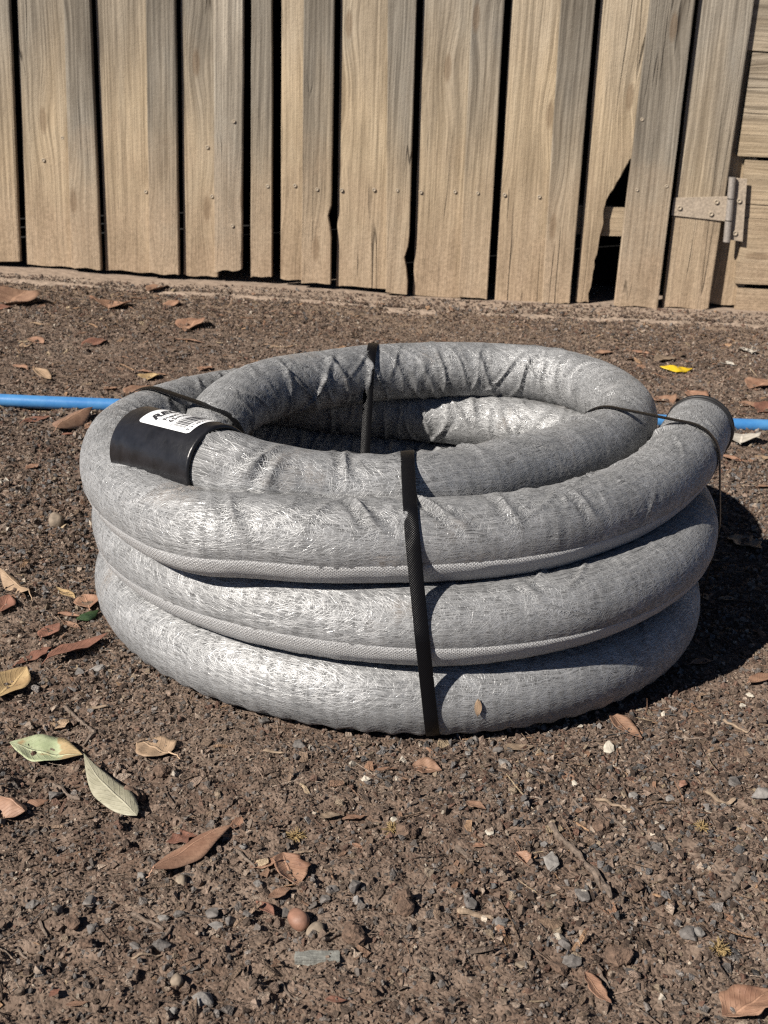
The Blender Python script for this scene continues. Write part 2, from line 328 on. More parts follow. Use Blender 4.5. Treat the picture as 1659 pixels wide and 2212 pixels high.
# ------------------------------------------------------------------ timber shed wall
shed = empty('timber_shed', (0, FY(0), 0))
tagit(shed, 'weathered timber shed wall of overlapping vertical boards behind the coiled pipe', 'shed')
ZT = 1.75
def W(u, z, d): return O0+T*u+NF*d+np.array([0, 0, z])
pk = 0
def board(l0, r0, l1, r1, yb, d, th=.018, notch=None, ztop=ZT, nz=70, nxs=9, cut=None, name='plank', raggy=.004, tone=1., gr=.5):
    """l0,r0: photo x of the edges at the top of the frame; l1,r1: at the foot (photo y yb)"""
    global pk; pk += 1
    ul0, zt = on_wall(l0, 0, d); ur0, _ = on_wall(r0, 0, d); ul1, zb = on_wall(l1, yb, d); ur1, zb2 = on_wall(r1, yb+(r1-l1)*.055, d)
    zz = np.linspace(0, 1, nz)**.9; s = np.concatenate([[0, .025], np.linspace(.12, .88, nxs-4), [.975, 1]]) if nxs > 5 else np.linspace(0, 1, nxs)
    V = []
    for dd in (d, d-th):
        for t in zz:
            row = []
            for q in s:
                z0 = zb*(1-q)+zb2*q + raggy*2*float(vn(np.array(q*5.+pk), np.array(3.), 21)) ; z = z0+(ztop-z0)*t
                k_ = (z-zb)/(zt-zb); ul = ul1+(ul0-ul1)*k_; ur = ur1+(ur0-ur1)*k_
                wl = .0018*float(vn(np.array(z*7.), np.array(pk*1.7), 22)); wr = .0018*float(vn(np.array(z*7.), np.array(pk*1.7), 23))
                if notch:
                    for (nzc, nw, na) in notch: wr -= na*math.exp(-((z-nzc)/nw)**2)
                ul_, ur_ = ul+wl, ur+wr
                if cut: ur_ = min(ur_, cut(z))
                u = ul_+(ur_-ul_)*q
                e = .0015 if q in (0, 1) and dd == d else 0
                cup = .0012*(2*q-1)**2*(1 if pk % 2 else -1) + .002*float(vn(np.array(z*2.), np.array(pk*3.1), 24))
                row.append(W(u, z, dd-e+cup))
            V += row
    V = np.array(V); n = nz*nxs; fr = grid_faces(nz, nxs); idx = lambda a, b, k: k*n+a*nxs+b
    Fs = [fr, fr[:, ::-1]+n]
    side = []
    for a in range(nz-1):
        side.append((idx(a, 0, 0), idx(a+1, 0, 0), idx(a+1, 0, 1), idx(a, 0, 1)))
        side.append((idx(a+1, nxs-1, 0), idx(a, nxs-1, 0), idx(a, nxs-1, 1), idx(a+1, nxs-1, 1)))
    for b in range(nxs-1):
        side.append((idx(0, b+1, 0), idx(0, b, 0), idx(0, b, 1), idx(0, b+1, 1)))
        side.append((idx(nz-1, b, 0), idx(nz-1, b+1, 0), idx(nz-1, b+1, 1), idx(nz-1, b, 1)))
    Q = np.concatenate(Fs+[np.array(side)])
    # local frame: x along the wall, y through it, z up
    c = W((ul1+ur1)/2, 0, d); Lx = (V-c)@T; Ly = -(V-c)@NF; Lz = V[:, 2]
    me = mesh_np(name, np.stack([Lx, Ly, Lz], -1), Q, smooth=False)
    o = link(name, me, M['wood']); o.location = Vector(c)-shed.location; o.rotation_euler = (0, 0, math.atan2(T[1], T[0])); o.parent = shed
    o.color = (tone, gr, 0, 1); return o
BD, LD = .0, .021       # back boards, lapping boards
P = {}
board(-190, -40, -140, 0, 560, BD)
board(-110, 18, -84, 42, 560, LD)
P['b1'] = board(36, 150, 58, 166, 572, BD, tone=0.9, gr=0.45)
P['t1'] = board(136, 193, 154, 217, 578, LD, tone=0.75, gr=0.75)
P['b3'] = board(207, 330, 229, 335, 583, BD, tone=0.95, gr=0.35)
P['t2'] = board(315, 377, 322, 386, 590, LD, tone=0.62, gr=0.75)
P['b5'] = board(391, 475, 397, 470, 594, BD, tone=0.85, gr=0.55)
P['t3'] = board(461, 525, 462, 521, 583, LD, raggy=.008, tone=1.35, gr=0.9)
P['b7'] = board(543, 587, 541, 587, 597, BD, tone=0.8, gr=0.7)
P['b8'] = board(608, 668, 606, 662, 604, BD, tone=1.1, gr=0.2)
P['t4'] = board(656, 722, 651, 713, 611, LD, notch=[(on_wall(720, 472, LD)[1], .022, .010)], tone=0.7, gr=0.6)
P['b10'] = board(736, 850, 726, 843, 618, BD, tone=1.05, gr=0.25)
P['t5'] = board(838, 900, 833, 880, 633, LD, notch=[(on_wall(880, 560, LD)[1], .028, .012)], tone=0.8, gr=0.6)
P['b12'] = board(914, 1032, 892, 1002, 638, BD, tone=1, gr=0.4)
P['t6'] = board(1020, 1090, 990, 1052, 641, LD, tone=0.85, gr=0.55)
P['b14'] = board(1105, 1225, 1067, 1184, 648, BD, tone=1.1, gr=0.2)
P['t7'] = board(1212, 1287, 1170, 1231, 653, LD, tone=0.7, gr=0.65)
hx = [on_wall(1270, 650, BD), on_wall(1286, 560, BD), on_wall(1302, 490, BD), on_wall(1308, 436, BD), on_wall(1330, 400, BD), on_wall(1347, 372, BD), on_wall(1364, 334, BD)]
hz = [h[1] for h in hx]; hu = [h[0] for h in hx]
def broken(z):
    if z > hz[-1]: return 9
    return float(np.interp(z, hz, hu)) + .006*float(vn(np.array(z*90.), np.array(1.), 31))
P['b16'] = board(1298, 1425, 1243, 1345, 652, BD, cut=broken, nz=120, tone=1.15, gr=0.2)
P['t8'] = board(1405, 1502, 1326, 1420, 660, LD+.012, tone=0.8, gr=0.8)
P['b18'] = board(1510, 1630, 1430, 1530, 663, BD+.012, th=.02, tone=1.05, gr=0.55)
P['b20'] = board(1600, 1668, 1515, 1605, 655, -.030, tone=1.2, gr=0.3)
# rails behind and the horizontal boards beyond the hinge
def hboard(px0, px1, py0, py1, d, th=.03, name='plank', rag=.004, slope=.045):
    global pk; pk += 1
    (ua, za) = on_wall(px0, py0, d); (_, zb) = on_wall(px0, py1, d); (ub, _) = on_wall(px1, py0, d)
    n = 60; V = []
    for dd in (d, d-th):
        for (zz_, sd) in ((za, 1), ((za*2+zb)/3, 0), ((za+2*zb)/3, 0), (zb, -1)):
            for q in np.linspace(0, 1, n):
                u = ua+(ub-ua)*q + (0.004*math.sin(zz_*70+pk) if q < .01 else 0)
                z = zz_ + rag*float(vn(np.array(u*9.), np.array(float(sd+pk)), 41))*abs(sd)
                V.append(W(u, z, dd+.002*float(vn(np.array(u*6.), np.array(1.*pk), 42))))
    V = np.array(V); k4 = 4*n; fr = grid_faces(4, n); Fs = [fr[:, ::-1], fr+k4]; sd_ = []
    for b in range(n-1):
        sd_.append((b, b+1, k4+b+1, k4+b)); sd_.append((3*n+b+1, 3*n+b, k4+3*n+b, k4+3*n+b+1))
    for a in range(3):
        sd_.append((a*n, k4+a*n, k4+(a+1)*n, (a+1)*n)); sd_.append((a*n+n-1, (a+1)*n+n-1, k4+(a+1)*n+n-1, k4+a*n+n-1))
    c = W((ua+ub)/2, (za+zb)/2, d)
    # grain runs along: swap so local z is along the board
    L = np.stack([(V-c)[:, 2], (V-c)@NF, (V-c)@T], -1)
    me = mesh_np(name, L, np.concatenate(Fs+[np.array(sd_)]), smooth=False)
    o = link(name, me, M['wood']); m = Matrix(((0, NF[0], T[0]), (0, NF[1], T[1]), (1, NF[2], T[2]))).to_4x4()
    m.translation = Vector(c)-shed.location; o.parent = shed; o.matrix_local = m; o.color = (1.0, .35, 0, 1); return o
hboard(1190, 1420, 440, 502, -.024, .04, 'rail')
hboard(1628, 1900, -120, 110, -.008); hboard(1626, 1900, 112, 337, -.006); hboard(1612, 1900, 345, 469, -.008); hboard(1608, 1900, 471, 612, -.006); hboard(1592, 1900, 624, 760, -.012, rag=.008)
# inside of the shed, its shade put into a near-black colour: floor, roof, back and side walls
bm = bmesh.new()
def bx(bm, x0, x1, y0, y1, z0, z1, M4=None):
    vs = [bm.verts.new((x, y, z)) for x in (x0, x1) for y in (y0, y1) for z in (z0, z1)]
    for f in ((0, 1, 3, 2), (4, 6, 7, 5), (0, 4, 5, 1), (2, 3, 7, 6), (0, 2, 6, 4), (1, 5, 7, 3)): bm.faces.new([vs[i] for i in f])
    if M4 is not None: bmesh.ops.transform(bm, matrix=M4, verts=vs)
    return vs
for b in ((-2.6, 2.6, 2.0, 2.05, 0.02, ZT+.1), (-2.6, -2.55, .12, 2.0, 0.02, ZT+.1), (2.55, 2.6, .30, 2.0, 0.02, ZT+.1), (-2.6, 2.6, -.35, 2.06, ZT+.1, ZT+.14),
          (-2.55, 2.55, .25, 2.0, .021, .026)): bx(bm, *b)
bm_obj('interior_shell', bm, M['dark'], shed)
# cover the wall beyond the frame with more planks on both sides
for i in range(5):
    x1 = -200-i*230; board(x1-130, x1, x1-130+62, x1+62, 545-i*9, BD, nz=12, nxs=3); board(x1-215, x1-120, x1-215+66, x1-120+66, 540-i*9, LD, nz=12, nxs=3)
for i in range(5):
    x0 = 1905+i*230; board(x0, x0+150, x0-170, x0-20, 700+i*9, BD, nz=12, nxs=3); board(x0+140, x0+235, x0-35, x0+60, 705+i*9, LD, nz=12, nxs=3)
# screws
def disc_mesh(r, t, hole=.4, n=14):
    bm = bmesh.new(); prof = [(0, t*.25), (r*hole, t*.25), (r*hole*1.15, t), (r*.85, t), (r, t*.5), (r, -.002)]
    prev = None
    for (rr, zz) in prof:
        ring = [bm.verts.new((rr*math.cos(2*math.pi*i/n), -zz, rr*math.sin(2*math.pi*i/n))) for i in range(n)] if rr > 0 else [bm.verts.new((0, -zz, 0))]
        if prev:
            for i in range(n):
                if len(prev) == 1: bm.faces.new((prev[0], ring[i], ring[(i+1) % n]))
                else: bm.faces.new((prev[i], ring[i], ring[(i+1) % n], prev[(i+1) % n]))
        prev = ring
    bmesh.ops.recalc_face_normals(bm, faces=bm.faces); me = bpy.data.meshes.new('screw'); bm.to_mesh(me); bm.free()
    me.polygons.foreach_set('use_smooth', [True]*len(me.polygons)); return me
M['screw'] = mat_simple('dusty_screw_head', (.36, .30, .225), .7, .1)
SCR = disc_mesh(.0060, .0022); SCR.materials.append(M['screw'])
def screw(px, py, par, d, s=1.0):
    o = bpy.data.objects.new('screw', SCR); COL.objects.link(o); u, z = on_wall(px, py, d+.001); p = W(u, z, d+.0015)
    o.parent = par; bpy_inv = par.matrix_basis
    pw = Vector(p)-shed.location
    o.matrix_local = par.matrix_basis.inverted() @ Matrix.Translation(pw) @ Matrix.Rotation(math.atan2(T[1], T[0]), 4, 'Z') @ Matrix.Scale(s, 4)
    return o
for px, py, b, d in ((578, 402, 'b7', BD), (637, 401, 'b8', BD), (685, 409, 't4', LD), (738, 411, 'b10', BD), (808, 410, 'b10', BD), (858, 411, 't5', LD), (909, 415, 'b12', BD),
                     (983, 414, 'b12', BD), (1032, 417, 't6', LD), (1090, 421, 'b14', BD), (1165, 425, 'b14', BD), (1440, 402, 't8', LD+.012), (1387, 258, 't8', LD+.012),
                     (94, 346, 'b1', BD), (135, 298, 't1', LD), (448, 318, 'b5', BD), (505, 262, 't3', LD), (315, 414, 'b3', BD), (458, 424, 'b5', BD), (502, 488, 't3', LD), (1376, 410, 't8', LD+.012)):
    screw(px, py, P[b], d, .8 if d else .9)
# hinge: strap leaf, knuckle and narrow leaf
hinge = empty('hinge'); hinge.parent = shed; hinge['label'] = 'galvanised tee hinge on the right hand boards'
def plate(name, pts, d, th, par, mat):
    bm = bmesh.new(); top = []; bot = []
    for (x, y) in pts:
        u, z = on_wall(x, y, d); top.append(bm.verts.new(W(u, z, d+th)-np.array(shed.location))); bot.append(bm.verts.new(W(u, z, d)-np.array(shed.location)))
    bm.faces.new(top); bm.faces.new(bot[::-1]); n = len(pts)
    for i in range(n): bm.faces.new((top[i], bot[i], bot[(i+1) % n], top[(i+1) % n]))
    bmesh.ops.recalc_face_normals(bm, faces=bm.faces)
    bmesh.ops.bevel(bm, geom=[e for e in bm.edges], offset=.0006, segments=1, affect='EDGES')
    return bm_obj(name, bm, mat, par)
HD = BD+.014
plate('strap_leaf', [(1456, 427), (1572, 424), (1566, 478), (1450, 465)], HD, .003, hinge, M['galv'])
plate('narrow_leaf', [(1586, 384), (1614, 386), (1604, 522), (1572, 517)], HD-.006, .003, hinge, M['galv'])
ka, kb = on_wall(1583, 382, HD+.006), on_wall(1570, 524, HD+.006)
bm = bmesh.new(); nseg = 5
for i in range(3):
    fa, fb = i/3+.008, (i+1)/3-.008; ra = .010
    rings = []
    for f_ in (fa, fb):
        u = ka[0]+(kb[0]-ka[0])*f_; z = ka[1]+(kb[1]-ka[1])*f_
        rings.append([bm.verts.new(W(u+ra*math.cos(a), z, HD+.004+ra*math.sin(a))-np.array(shed.location)) for a in np.linspace(0, 2*math.pi, 15)[:-1]])
    for j in range(14): bm.faces.new((rings[0][j], rings[0][(j+1) % 14], rings[1][(j+1) % 14], rings[1][j]))
    bm.faces.new(rings[0]); bm.faces.new(rings[1][::-1])
bm_obj('knuckle', bm, M['galv_dark'], hinge)
for px, py, d in ((1468, 449, HD+.003), (1548, 436, HD+.003), (1536, 462, HD+.003), (1597, 434, HD-.003), (1588, 504, HD-.003)):
    screw(px, py, hinge, d, 1.15)
# ------------------------------------------------------------------ the coiled pipe: centre line
CC = np.array([.020, 1.368]); RC = .325; RT = .039
def circ(phi, rho, z): return (CC[0]+rho*math.cos(R(phi)), CC[1]+rho*math.sin(R(phi)), z)
ctrl = []
for (x, y, z) in ((1507, 931, .212), (1464, 1001, .203), (1352, 1082, .193), (1180, 1138, .192), (1000, 1160, .192), (850, 1166, .192), (700, 1166, .192), (560, 1155, .192), (430, 1147, .188), (315, 1093, .185), (254, 1017, .184), (268, 946, .190), (380, 890, .188)):
    ctrl.append(tuple(at(x, y, z)))
for ph, rh, z in ((128, .326, .172), (105, .330, .146), (85, .338, .136), (60, .346, .136), (35, .348, .135), (15, .338, .133), (-5, .331, .130), (-25, .328, .126), (-50, .326, .123), (-70, .325, .118), (-90, .325, .115), (-120, .325, .115), (-150, .324, .114), (-180, .324, .112),
                  (-205, .325, .110), (-230, .328, .100), (-250, .331, .078), (-275, .333, .060), (-305, .332, .055), (-328, .327, .043), (-340, .324, .037), (-360, .324, .037), (-390, .323, .037), (-420, .322, .037), (-450, .321, .037), (-480, .321, .037), (-510, .322, .037), (-540, .322, .037),
                  (-565, .305, .037), (-590, .262, .037), (-620, .246, .037), (-660, .246, .037), (-700, .246, .037), (-740, .246, .037), (-780, .245, .04), (-820, .244, .050), (-860, .243, .075)):
    ctrl.append(circ(ph, rh, z))
for p in ((-.215, 1.30, .115), (-.222, 1.375, .158), (-.205, 1.455, .192)): ctrl.append(p)
for (x, y, z) in ((540, 857, .204), (620, 832, .206), (700, 820, .206), (800, 806, .206), (960, 799, .206), (1090, 802, .206), (1195, 813, .206), (1283, 838, .206), (1338, 873, .206), (1352, 905, .207), (1330, 938, .209), (1270, 975, .210), (1150, 1014, .211), (1000, 1050, .212), (860, 1066, .214), (740, 1064, .214), (640, 1054, .219), (570, 1040, .225)):
    ctrl.append(tuple(at(x, y, z)))
CE0, CE1 = at(476, 1010, .235), at(309, 965, .2265)
cd_ = (CE1-CE0)/np.linalg.norm(CE1-CE0)
ctrl.append(tuple(CE0+cd_*.004)); ctrl.append(tuple(CE0+cd_*.03)); ctrl.append(tuple(CE0+cd_*.05))
ctrl = np.array(ctrl)
def catmull(C, step):
    C = np.vstack([2*C[0]-C[1], C, 2*C[-1]-C[-2]]); out = []
    for i in range(1, len(C)-2):
        p0, p1, p2, p3 = C[i-1:i+3]; L = np.linalg.norm(p2-p1)
        d01 = max(np.linalg.norm(p1-p0), 1e-4)**.5; d12 = max(L, 1e-4)**.5; d23 = max(np.linalg.norm(p3-p2), 1e-4)**.5
        m1 = (p2-p1)+d12*((p1-p0)/d01-(p2-p0)/(d01+d12)); m2 = (p2-p1)+d12*((p3-p2)/d23-(p3-p1)/(d12+d23))
        n = max(3, int(L/.004)); t = np.linspace(0, 1, n, endpoint=False)[:, None]
        out.append((2*t**3-3*t**2+1)*p1+(t**3-2*t**2+t)*m1+(-2*t**3+3*t**2)*p2+(t**3-t**2)*m2)
    out.append(C[-2][None]); Pn = np.vstack(out)
    for _ in range(12):
        Q = Pn.copy(); Q[1:-1] = .25*Pn[:-2]+.5*Pn[1:-1]+.25*Pn[2:]; Pn = Q
    s = np.concatenate([[0], np.cumsum(np.linalg.norm(np.diff(Pn, axis=0), axis=1))])
    ss = np.arange(0, s[-1], step); return np.stack([np.interp(ss, s, Pn[:, k]) for k in range(3)], -1), ss
PC, SS = catmull(ctrl, .0026)
def frames(PC):
    Tn = np.gradient(PC, axis=0); Tn /= np.linalg.norm(Tn, axis=1)[:, None]
    N = np.cross(np.array([0, 0, 1.]), Tn); N /= np.linalg.norm(N, axis=1)[:, None]
    return Tn, N, np.cross(Tn, N)
TN, NN, BB = frames(PC)
NS = len(PC); NPH = 84
PH = np.linspace(0, 2*math.pi, NPH, endpoint=False)
Sg, Pg = np.meshgrid(SS, PH, indexing='ij')
LTOT = SS[-1]
cx_, cy_ = np.cos(Pg)*RT, np.sin(Pg)*RT
INW = .45+.55*np.clip(-np.cos(Pg)+.4*np.sin(Pg), 0, 1)
D = INW*(.0012*vn(Sg*20, np.cos(Pg)*1.6+7, 51)+.0012*vn(Sg*20+9, np.sin(Pg)*1.6+3, 52)+.0007*vn(Sg*60, np.cos(Pg)*3+7, 53)*(INW > .5)+.0006*vn(Sg*60, np.sin(Pg)*3, 54)*(INW > .5))
D += .00045*np.sin(Sg*2*math.pi/.0125)*(.4+.6*(np.sin(Pg) < 0)*-np.sin(Pg))
# first lap is the top outer one; laps by arc length
lapl = 2*math.pi*RC
def angd(a, b): return (a-b+math.pi) % (2*math.pi)-math.pi
lowest = (PC[:, 2] < .06)
D += (lowest[:, None])*(.0036*np.abs(np.sin(Sg*math.pi/.027+2.5*vn(Sg*7, Sg*0, 55)))-.0012)*np.exp(-((angd(Pg, R(-50)))/.20)**2)
D -= (lowest[:, None])*.0060*np.exp(-((angd(Pg, R(-78)))/.30)**2)
def crease(s0, p0, wp, wl, amp, skew, wig):
    i0 = max(0, int((s0-.07)/.0026)); i1 = min(NS, int((s0+.07)/.0026))
    if i1-i0 < 4: return
    dp = angd(Pg[i0:i1], p0); ds = Sg[i0:i1]-s0-skew*dp*RT-wig*.004*np.sin(dp*4+wig*5)
    env = np.exp(-(dp/wp)**2); w_ = wl*(.8+.5*np.abs(dp)/wp)
    D[i0:i1] += amp*env*(np.exp(-(ds/w_)**2)-.75*np.exp(-((ds-1.9*w_)/w_)**2)-.35*np.exp(-((ds+2.1*w_)/(1.3*w_))**2))
sA0 = LTOT-2.55                      # start of the top inner lap
s = .03
while s < LTOT-.12:
    inA = s > LTOT-2.7
    # inward folds
    crease(s, math.pi+RNG.normal(0, .35), RNG.uniform(.5, 1.25), RNG.uniform(.0026, .0046), RNG.uniform(.0018, .0050), RNG.normal(0, .45), RNG.uniform(-1, 1))
    if RNG.random() < .55: crease(s+RNG.normal(0, .012), math.pi*.72+RNG.normal(0, .3), RNG.uniform(.25, .6), RNG.uniform(.003, .005), RNG.uniform(.001, .0032), RNG.normal(0, 1.0), RNG.uniform(-1, 1))
    if RNG.random() < .16: crease(s, math.pi*.45+RNG.normal(0, .3), RNG.uniform(.2, .5), RNG.uniform(.003, .005), RNG.uniform(.0012, .0034), RNG.normal(0, 1.2), RNG.uniform(-1, 1))
    if RNG.random() < .12: crease(s, RNG.normal(0, .4), RNG.uniform(.2, .4), .004, RNG.uniform(.0006, .0015), RNG.normal(0, 1), 0)
    if RNG.random() < .6: crease(s+RNG.uniform(0, .02), R(RNG.uniform(60, 150)), RNG.uniform(.12, .3), RNG.uniform(.0022, .0034), RNG.uniform(.0010, .0024), RNG.normal(0, .9), 0)
    s += RNG.uniform(.012, .036)
def s_at(px, py, z, lo, hi):
    p = at(px, py, z); m = (SS >= lo) & (SS <= hi); k = np.argmin(np.linalg.norm(PC[m]-p, axis=1)); return SS[m][k]
# the folds one can point at: near the coupling and on the front
for px, py, z, lo, hi, p0, amp, sk in ((492, 1000, .235, LTOT-.6, LTOT, 1.2, .004, -.7), (560, 1040, .23, LTOT-.6, LTOT, 1.0, .005, -.5), (585, 1050, .23, LTOT-.6, LTOT, .6, .004, -.1),
      (740, 1060, .22, LTOT-.9, LTOT, 1.2, .004, .1), (505, 1080, .23, 0, 2., 1.0, .0045, .4), (780, 1090, .23, 0, 2., 1.25, .006, .5), (935, 1090, .23, 0, 2., 1.3, .006, .9),
      (1090, 1080, .23, 0, 2., 1.2, .004, .2), (690, 1120, .23, 0, 2., 1.1, .003, -.6), (1250, 1060, .23, 0, 2., .9, .003, .3)):
    crease(s_at(px, py, z, lo, hi), p0, .55, .0042, amp, sk, .4)
# gather the sock into the ends
endt = np.clip((LTOT-Sg)/.012, 0, 1)
rad = RT+D
taper = .0012*(1-np.clip((LTOT-.075-Sg)/.02, 0, 1)); rad = rad-taper
# keep touching rows from cutting far into each other, flatten on the ground
Ps = PC[:, None, :]+NN[:, None, :]*(np.cos(Pg)*rad)[..., None]+BB[:, None, :]*(np.sin(Pg)*rad)[..., None]
Ps[..., 2] = np.maximum(Ps[..., 2], -.001)
coil = empty('drainage_pipe_coil', (CC[0], CC[1], 0)); CLOC = np.array([CC[0], CC[1], 0])
tagit(coil, 'coil of slotted drainage pipe in a silver fabric sock, bound with black straps', 'pipe coil')
UVg = np.stack([Sg, Pg*RT], -1)
# repeat the first column so that the UVs close
Pc = np.concatenate([Ps, Ps[:, :1]], 1); Uc = np.concatenate([UVg, np.stack([SS, np.full(NS, 2*math.pi*RT)], -1)[:, None]], 1)
me = mesh_np('filter_sock', (Pc-CLOC).reshape(-1, 3), grid_faces(NS, NPH+1), uv=Uc.reshape(-1, 2))
nrm = np.cross(np.gradient(Ps, axis=0), np.roll(Ps, -1, 1)-np.roll(Ps, 1, 1)); nrm /= np.linalg.norm(nrm, axis=2)[..., None]
if (nrm*(Ps-PC[:, None, :])).sum() < 0: nrm = -nrm
else: me.flip_normals()
# weld shading across the closing column
nc = np.concatenate([nrm, nrm[:, :1]], 1).reshape(-1, 3); me.normals_split_custom_set_from_vertices([tuple(v) for v in nc])
link('filter_sock', me, M['fabric'], coil)
# glinting fibres of the non-woven sock
def fibres(n, wdt, lmin, lmax, lift):
    s = RNG.uniform(.0, LTOT-.052, n); s0 = s
    p = RNG.uniform(0, 2*math.pi, n)
    zc = np.interp(s, SS, PC[:, 2]); keep = ~((zc < .15) & (np.cos(p) > 0) & (np.sin(p) > .85)) & (np.sin(p) > -.93)
    q_ = np.stack([np.interp(s, SS, PC[:, k]) for k in range(3)], -1); ii_ = np.clip((s/.0026).astype(int), 0, NS-1)
    nv_ = NN[ii_]*np.cos(p)[:, None]+BB[ii_]*np.sin(p)[:, None]; vw_ = np.array([0, 0, HC])-q_; vw_ /= np.linalg.norm(vw_, axis=1)[:, None]
    keep &= (nv_*vw_).sum(1) > -.25
    keep &= ~((s > LTOT-3.25) & (s < LTOT-2.75))      # the hidden innermost lap
    s, p = s[keep], p[keep]; n = len(s); L = RNG.uniform(lmin, lmax, n); a = RNG.uniform(0, math.pi, n); curv = RNG.normal(0, 14, n)
    K = 5; pts = []
    for i in range(K):
        pts.append((s.copy(), p.copy())); st = L/(K-1); s = s+np.cos(a)*st; p = p+np.sin(a)*st/RT; a = a+curv*st+RNG.normal(0, .06, n)
    def surf(s, p):
        fi = np.clip(s/.0026, 0, NS-1.001); i = fi.astype(int); fi = (fi-i)[:, None]; fj = (p % (2*math.pi))/(2*math.pi)*NPH; j = fj.astype(int) % NPH; fj = (fj-np.floor(fj))[:, None]; j2 = (j+1) % NPH
        def b(A): return (A[i, j]*(1-fj)+A[i, j2]*fj)*(1-fi)+(A[i+1, j]*(1-fj)+A[i+1, j2]*fj)*fi
        return b(Ps), b(nrm)
    Pp, Np = zip(*[surf(*q) for q in pts]); Pp = np.stack(Pp, 1); Np = np.stack(Np, 1)
    Tg = np.gradient(Pp, axis=1); Tg /= np.linalg.norm(Tg, axis=2)[..., None]+1e-9; Sd = np.cross(Tg, Np)
    Sd /= np.linalg.norm(Sd, axis=2)[..., None]+1e-9
    hh = lift*(.4+.6*np.sin(np.linspace(0, math.pi, K)))[None, :, None]
    mid = Pp+Np*(hh+wdt*.55); le = Pp+Np*(hh-wdt*.2)-Sd*wdt; re = Pp+Np*(hh-wdt*.2)+Sd*wdt
    Vv = np.stack([le, mid, re], 2).reshape(-1, 3)
    base = (np.arange(n)*K*3)[:, None, None, None]; ii = (np.arange(K-1)*3)[None, :, None, None]; jj = np.arange(2)[None, None, :, None]
    q = np.array([0, 1, 4, 3])[None, None, None, :]
    return Vv, (base+ii+jj+q).reshape(-1, 4)
def mat_fibre():
    k = NT('shiny_sock_fibre'); P = k.n('TexCoord').outputs['Object']; n = k.noise(P, 170, 2, .5).outputs[0]; m = k.noise(P, 24, 3, .6).outputs[0]
    k.set(Base_Color=k.ramp(m, [(.35, (.36, .365, .368)), (.65, (.53, .535, .538))]), Metallic=.45, Roughness=k.ramp(n, [(.34, .26), (.46, .46), (.7, .54)])); return k.m
M['fibre'] = mat_fibre()
Vv, Qf = fibres(212000, .00013, .018, .055, .00013)
print('fibres', len(Vv)//15)
fo = link('sock_fibres', mesh_np('sock_fibres', Vv-CLOC, Qf), M['fibre'], coil); fo['kind'] = 'stuff'
# welded seam that stands off the sock below its outer side
def seam(sa, sb, name, ph0=-20):
    m = (SS >= sa) & (SS <= sb); Pq, Nq, Bq, sq = PC[m], NN[m], BB[m], SS[m]; n = len(sq)
    wv = R(6)*vn(sq*3, sq*0, 61)*2
    a0 = R(ph0)+wv; cols = []
    prof = [(-2, .0004), (6, .0010), (14, .0013), (22, .0016)]
    for da, off in prof:
        a = a0-R(da); cols.append((a, RT+off+.0006*vn(sq*60, sq*0+da, 62)))
    pts = [Pq+Nq*(np.cos(a)*r_)[:, None]+Bq*(np.sin(a)*r_)[:, None] for a, r_ in cols]
    aE = a0-R(22); tdir = Nq*np.sin(aE)[:, None]*1.0*1+0; tdir = Nq*(np.sin(aE))[:, None]-Bq*(np.cos(aE))[:, None]
    rd = Nq*np.cos(aE)[:, None]+Bq*np.sin(aE)[:, None]
    tdir = -( -Nq*np.sin(aE)[:, None]+Bq*np.cos(aE)[:, None])
    for L in (.005, .010, .0145):
        ex = L+(.0012*vn(sq*120, sq*0, 63)+.003*vn(sq*12, sq*0, 64) if L > .012 else 0)
        pts.append(pts[3]+tdir*(np.zeros(n)+ex)[:, None]-rd*(.0010*(L/.01))+rd*(.0022*vn(sq*16, sq*0+L*50, 65)*(L/.012))[:, None])
    A = np.stack(pts, 1); th = .0011
    back = A-rd[:, None, :]*th
    G = np.concatenate([A, back[:, ::-1]], 1); k = G.shape[1]
    vv = np.concatenate([np.zeros(1), np.cumsum(np.linalg.norm(np.diff(G, axis=1), axis=2).mean(0))])
    uvv = np.stack([np.repeat(sq[:, None], k, 1), np.repeat(vv[None], n, 0)], -1).reshape(-1, 2)
    o = link(name, mesh_np(name, (G-CLOC).reshape(-1, 3), grid_faces(n, k, True)[:, ::-1], uv=uvv), M['seam'], coil); return o
seam(.02, 1.62, 'seam'); 
s2a = s_at(1480, 1150, .115, 2.0, 3.6)
seam(s2a-.12, s2a+1.35, 'seam')
# bare corrugated end beyond the sock (upper right)
def ring_tube(P0, d, prof, name, mat, par, inner=None, n=48):
    d = np.array(d)/np.linalg.norm(d); a = np.cross(d, [0, 0, 1.]); a /= np.linalg.norm(a); b = np.cross(a, d)
    th = np.linspace(0, 2*math.pi, n, endpoint=False); V = []
    for (t, r_) in prof: V.append(P0+d*t+(a[None]*np.cos(th)[:, None]+b[None]*np.sin(th)[:, None])*r_)
    V = np.stack(V, 0).reshape(-1, 3)
    o = link(name, mesh_np(name, V-CLOC, grid_faces(len(prof), n, True)), mat, par); return o
d0 = -TN[0]; prof = [(-.03, .0365), (-.002, .0368)]
for i in range(2):
    t = .000+i*.0082; prof += [(t, .0375), (t+.0012, .0408), (t+.0028, .0416), (t+.0048, .0416), (t+.0062, .0405), (t+.0072, .0374)]
prof += [(.0174, .0374), (.0176, .0345), (.010, .0340), (-.06, .0338)]
ring_tube(PC[0], d0, prof, 'bare_pipe_end', M['pipe_black'], coil)
